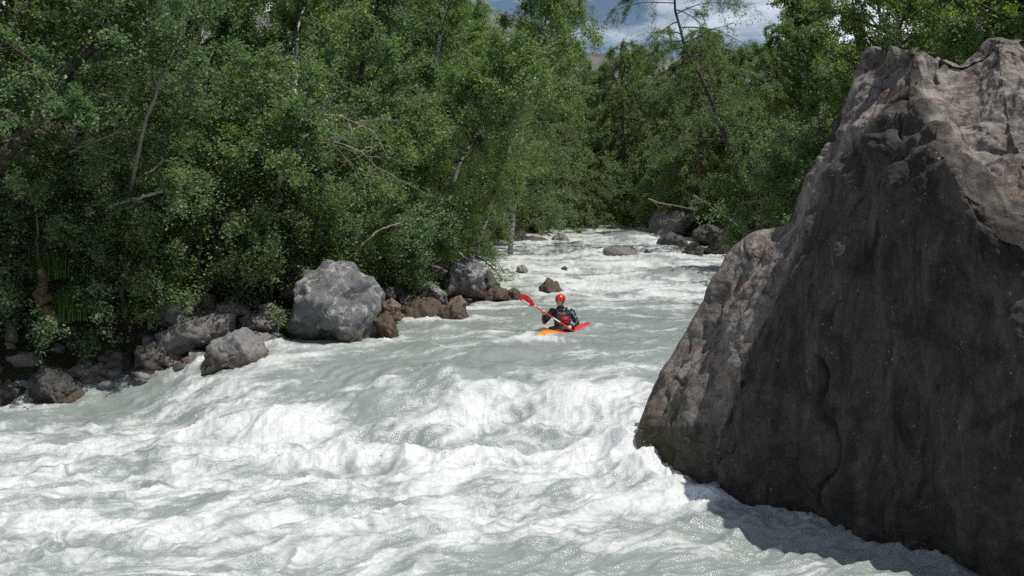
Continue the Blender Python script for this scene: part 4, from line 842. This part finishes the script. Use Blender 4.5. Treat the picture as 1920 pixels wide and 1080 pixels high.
kay = empty('kayak', (KX, KY, KZ-.17), 'short whitewater kayak with orange bow and red stern half sunk in the foam', 'kayak'); kay.rotation_euler = (R(-3), R(3.2), kyaw)
ks = np.linspace(-1.14, 1.36, 34)
def kprof(s):
    w = np.interp(s, [-1.14, -1.08, -.8, -.4, 0, .4, .8, 1.15, 1.3, 1.36], [.03, .08, .20, .29, .325, .31, .25, .15, .08, .02])
    top_ = np.interp(s, [-1.14, -1.0, -.6, -.35, 0, .3, .55, .85, 1.15, 1.36], [.20, .205, .20, .205, .235, .275, .285, .235, .16, .085])
    bot = np.interp(s, [-1.14, -1.0, -.6, 0, .6, 1.0, 1.36], [.14, .06, -.07, -.12, -.09, -.01, .05]); return w, top_, bot
V = []; kk = 24
for s in ks:
    w, tp, bt = kprof(s)
    for a in np.arange(kk)*2*math.pi/kk:
        ca, sa = math.cos(a), math.sin(a); e = .75
        yy = w*math.copysign(abs(ca)**e, ca); mid = bt+(tp-bt)*.55
        zz_ = mid+(tp-mid)*abs(sa)**.9 if sa > 0 else mid-(mid-bt)*abs(sa)**.6
        V.append((s, yy, zz_))
i = np.arange(len(ks)*kk).reshape(len(ks), kk); j = np.roll(i, -1, 1)
F4 = np.stack([i[:-1], j[:-1], j[1:], i[1:]], -1).reshape(-1, 4); nV = len(V); V += [(ks[0]-.01, 0, .17), (ks[-1]+.01, 0, .065)]
F3 = np.concatenate([np.stack([j[0], i[0], np.full(kk, nV)], -1), np.stack([i[-1], j[-1], np.full(kk, nV+1)], -1)])
hull = link('hull', mesh_np('hull', V, [F4, F3], [M_kayak]), kay)
an = np.linspace(0, 2*math.pi, 29)
tb = TB(); tb.tube([(.02+.42*math.cos(a), .235*math.sin(a), .262+.022*math.cos(a)) for a in an], .016, .016, 8); link('cockpit_rim', tb.mesh('cockpit_rim', [M_blk]), kay)
sk = lathe_loft([((.02, 0, .25), (.42, 0, .02), (0, .235, 0)), ((.01, 0, .275), (.38, 0, .02), (0, .21, 0)), ((-.02, 0, .31), (.25, 0, .01), (0, .19, 0)), ((-.06, 0, .36), (.15, 0, 0), (0, .17, 0)), ((-.06, 0, .43), (.135, 0, 0), (0, .165, 0))], 28)
link('spray_skirt', mesh_np('spray_skirt', sk[0], sk[1], [M_blk]), kay)
for s in (1.18, -1.0):
    w, tp, bt = kprof(s); tb = TB(); tb.tube([(s-.07, 0, tp-.005), (s-.04, 0, tp+.035), (s+.04, 0, tp+.03), (s+.07, 0, tp-.02)], .011, .011, 6); link('grab_handle', tb.mesh('grab_handle', [M_blk]), kay)
for s, y_ in ((.80, .08), (.95, -.06)):
    w, tp, bt = kprof(s); v_ = ellip((s, y_, tp-.012), (.035, .02, .012)); link('deck_fitting', mesh_np('deck_fitting', v_[0], v_[1], [M_blk]), kay)

# person: local frame x = right in the photo, -y = towards the viewer, z up from the water
per = empty('person', (KX, KY, KZ+.0), 'kayaker in red helmet and black dry suit holding a red paddle across the body', 'person')
per.scale = (1.0,)*3
head = np.array([-.055, -.06, .735]); RZ = Matrix.Rotation(R(-24), 3, 'Z') @ Matrix.Rotation(R(2), 3, 'X')
Rh = np.array(RZ)
hp = lambda x, y, z: head+Rh@np.array([x, y, z])
SR, ER, HR = np.array([-.235, .01, .475]), np.array([-.43, -.10, .24]), np.array([-.455, -.30, .50])
SL, EL, HL = np.array([.215, .05, .455]), np.array([.335, -.10, .20]), np.array([.14, -.36, .12])
sh = (HL-HR)/np.linalg.norm(HL-HR)
def hand(C, a, E):
    "fist round the shaft at C, axis a, coming from elbow E"
    out = []; w = (E-C); w -= (w@a)*a; w /= np.linalg.norm(w); v = np.cross(a, w)
    kn = C+w*.035
    out += limb([C+w*.085, C+w*.05], [.026, .030])
    out.append(ellip(C+w*.05, (.024, .042, .026), np.stack([w, a, v], -1)))
    for k_, ln in zip(range(4), (.92, 1.0, .95, .8)):
        o_ = a*(k_-1.5)*.0205; pts = []; rad = []
        for q_, th in enumerate(np.radians(np.array([25, 75, 130, 185, 235])*ln)):
            pts.append(C+o_+(w*math.cos(th)+v*math.sin(th))*(.034-.003*q_/2)); rad.append(.0105-.0008*q_)
        out += limb(pts, rad, 8)
    pts = [C+w*.05-a*.034]+[C-a*(.036-.006*q_)+(w*math.cos(th)+v*math.sin(th))*.033 for q_, th in enumerate(np.radians([-20, -60, -105]))]
    out += limb(pts, [.014, .0135, .012, .010], 8)
    return out
WR = HR+(ER-HR)*.30; WL = HL+(EL-HL)*.28
body = [lathe_loft([(c, (rx, 0, 0), (0, ry, 0)) for c, rx, ry in [((.0, 0, .02), .15, .11), ((0, 0, .15), .15, .11), ((-.01, 0, .30), .165, .11), ((-.01, .0, .42), .175, .11), ((-.02, .0, .50), .15, .09), ((-.03, -.01, .55), .07, .065), ((-.045, -.035, .60), .058, .06), ((-.05, -.04, .66), .055, .06)]], 22)]
body += [ellip(head, (.077, .098, .112), Rh), ellip(hp(0, -.035, -.07), (.052, .055, .05), Rh), ellip(hp(0, -.098, -.012), (.013, .022, .026), Rh, 2), ellip(hp(0, -.085, .03), (.055, .02, .014), Rh, 2),
         ellip(hp(0, -.088, -.058), (.028, .012, .008), Rh, 2), ellip(hp(.078, 0, -.01), (.012, .02, .03), Rh, 2), ellip(hp(-.078, 0, -.01), (.012, .02, .03), Rh, 2)]
for S, E, Hh in ((SR, ER, HR), (SL, EL, HL)):
    body += limb([S, S+(E-S)*.5, E, E+(Hh-E)*.35, E+(Hh-E)*.72, Hh+(E-Hh)*.12], [.055, .05, .04, .038, .027, .026])
    body += hand(Hh, sh, E)
bd = union('body', body, .0055, [M_skin], per, 2)
def child(name, v, mat, sm=True): return link(name, mesh_np(name, v[0], v[1], [mat], sm), per)
jk = [lathe_loft([(c, (rx, 0, 0), (0, ry, 0)) for c, rx, ry in [((.0, 0, .10), .175, .135), ((0, 0, .2), .18, .14), ((-.01, 0, .32), .195, .135), ((-.01, .0, .43), .215, .125), ((-.02, .0, .50), .185, .11), ((-.03, -.01, .55), .10, .085), ((-.042, -.03, .595), .072, .072), ((-.045, -.035, .615), .07, .07)]], 26)]
for S, E, Hh, Wp in ((SR, ER, HR, WR), (SL, EL, HL, WL)):
    jk += limb([S, S+(E-S)*.3, S+(E-S)*.65, E, E+(Wp-E)*.4, Wp], [.082, .078, .076, .07, .062, .037])
jo = union('dry_suit', jk, .012, [M_dry], per, 2)
mv = jo.data; nz = np.empty(len(mv.vertices)*3, np.float32); mv.vertices.foreach_get('co', nz); nz = nz.reshape(-1, 3); nn = np.empty_like(nz).ravel(); mv.vertices.foreach_get('normal', nn)
w_ = .010*noise(nz[:, 0]*22, nz[:, 1]*22, nz[:, 2]*34, s=5)+.006*noise(nz[:, 0]*50, nz[:, 1]*50, nz[:, 2]*60, s=6)
mv.vertices.foreach_set('co', (nz+nn.reshape(-1, 3)*w_[:, None]).astype(np.float32).ravel())
vs = union('buoyancy_vest', [lathe_loft([(c, (rx, 0, 0), (0, ry, 0)) for c, rx, ry in [((.0, -.01, .16), .20, .165), ((0, -.01, .24), .205, .17), ((-.01, -.01, .34), .205, .165), ((-.015, -.005, .42), .17, .155), ((-.015, -.005, .455), .14, .14)]], 26)] + [x_ for sx in (-.115, .10) for x_ in limb([(sx, -.12, .42), (sx, -.10, .52), (sx, .02, .555), (sx, .10, .48)], [.03]*4)], .010, [M_grey], per, 3)
# red chest pocket and red lettering-like badge
def patch(name, c, w, h, mat, n=9, thick=.012):
    V = []; 
    for a_ in range(n):
        for b_ in range(n):
            u_ = (a_/(n-1)-.5)*w; v_ = (b_/(n-1)-.5)*h; x_ = c[0]+u_; z_ = c[2]+v_
            V.append((x_, c[1]-.17*math.sqrt(max(0, 1-((x_+.01)/.225)**2))-thick*(1-(2*u_/w)**4)*(1-(2*v_/h)**4), z_))
    i_ = np.arange(n*n).reshape(n, n); q_ = np.stack([i_[:-1, :-1], i_[1:, :-1], i_[1:, 1:], i_[:-1, 1:]], -1).reshape(-1, 4)
    return child(name, (np.array(V), [q_]), mat)
patch('vest_pocket', (.06, -.006, .27), .17, .17, M_rvest, thick=.03); patch('pocket_strap', (.06, -.012, .285), .15, .02, M_blk, thick=.03)
for c, w, h in (((-.075, -.012, .435), .035, .022), ((-.035, -.012, .44), .03, .03), ((0, -.012, .435), .03, .018), ((-.04, -.012, .412), .075, .012)): patch('chest_badge', (c[0], c[1]+.022, c[2]), w, h, M_red, 5, .01)
patch('waist_badge', (-.06, -.0, .185), .05, .022, M_red, 5, .012)
# helmet
Vh, Fh = ico(5); keepv = []
hv = Vh*np.array([.118, .138, .13])
front = Vh[:, 1] < -.25
lim = np.where(Vh[:, 1] < -.35, .12, np.where(Vh[:, 1] < .15, -.82, -.6))
low = Vh[:, 2] < lim
fk = ~low[Fh].any(1); Fk = Fh[fk]
us_ = np.zeros(len(hv), bool); us_[Fk.ravel()] = True; rm = np.cumsum(us_)-1
hv2 = (hv[us_]+np.array([0, .01, .028]))@Rh.T+head
hel = link('helmet', mesh_np('helmet', hv2, rm[Fk], [M_red]), per)
sd = hel.modifiers.new('t', 'SOLIDIFY'); sd.thickness = .014; sd.offset = -1
# short peak, goggles, chin strap
pk = lathe_loft([(hp(x_, -.118+abs(x_)**2*5, .038), tuple(Rh@np.array([0, .028, -.004])), tuple(Rh@np.array([0, 0, .007]))) for x_ in np.linspace(-.085, .085, 9)], 10)
link('helmet_peak', mesh_np('helmet_peak', pk[0], pk[1], [M_red]), per)
for sx in (-.033, .033):
    e_ = ellip(hp(sx, -.088, .012), (.022, .010, .011), Rh, 3); link('sunglass_lens', mesh_np('sunglass_lens', e_[0], e_[1], [M_blk]), per)
tb = TB(); tb.tube([hp(-.085, -.02, -.03), hp(-.06, -.05, -.085), hp(0, -.06, -.122), hp(.06, -.05, -.085), hp(.085, -.02, -.03)], .007, .007, 6); link('chin_strap', tb.mesh('chin_strap', [M_blk]), per)
# paddle
mid = (HR+HL)/2; pd = empty('paddle', (KX+mid[0], KY+mid[1], KZ+mid[2]), 'red kayak paddle held slanting down with its upper blade raised at left', 'paddle')
tb = TB(); tb.tube([sh*-.62, sh*.68], .0155, .0155, 12); link('shaft', tb.mesh('shaft', [M_red]), pd)
tb = TB(); tb.tube([sh*-.62, sh*-.56], .021, .021, 12); link('collar', tb.mesh('collar', [M_yel]), pd)
tb = TB(); tb.tube([sh*-.08, sh*.10], .0163, .0163, 12); link('shaft_sticker', tb.mesh('shaft_sticker', [M_white]), pd)
def blade(s0, sgn, roll, white):
    a_ = sh*sgn; nrm_ = np.array([.15, -.95, -.15]); nrm_ -= (nrm_@a_)*a_; nrm_ /= np.linalg.norm(nrm_); b_ = np.cross(a_, nrm_)
    nrm_, b_ = nrm_*math.cos(roll)+b_*math.sin(roll), b_*math.cos(roll)-nrm_*math.sin(roll)
    rings = []
    for q_ in np.linspace(0, 1, 17):
        w_ = .10*(np.interp(q_, [0, .1, .3, .6, .85, .96, 1], [.15, .42, .85, 1, .86, .5, .1])); c_ = a_*(s0+.44*q_)+b_*(.012*math.sin(q_*3))+nrm_*(-.03*math.sin(q_*math.pi))
        rings.append((c_, b_*w_, nrm_*.006))
    v_ = lathe_loft(rings, 20); bl = link('blade', mesh_np('blade', v_[0], v_[1], [M_red]), pd)
    if white:
        V = []
        for q_ in (.28, .40, .52, .64, .74):
            for e_ in (-.72, -.25): V.append(a_*(s0+.44*q_)+b_*(.10*e_*np.interp(q_, [.28, .6, .74], [.85, 1, .92]))*WS+nrm_*(-.03*math.sin(q_*math.pi)+.0085))
        i_ = np.arange(10).reshape(5, 2); q4 = np.stack([i_[:-1, 0], i_[1:, 0], i_[1:, 1], i_[:-1, 1]], -1)
        link('blade_sticker', mesh_np('blade_sticker', V, q4, [M_white], False), bl)
    return bl
WS = 1
blade(.60, -1, 0, True); blade(.64, 1, 1.0, False)
print('leaves', NLEAF[0])
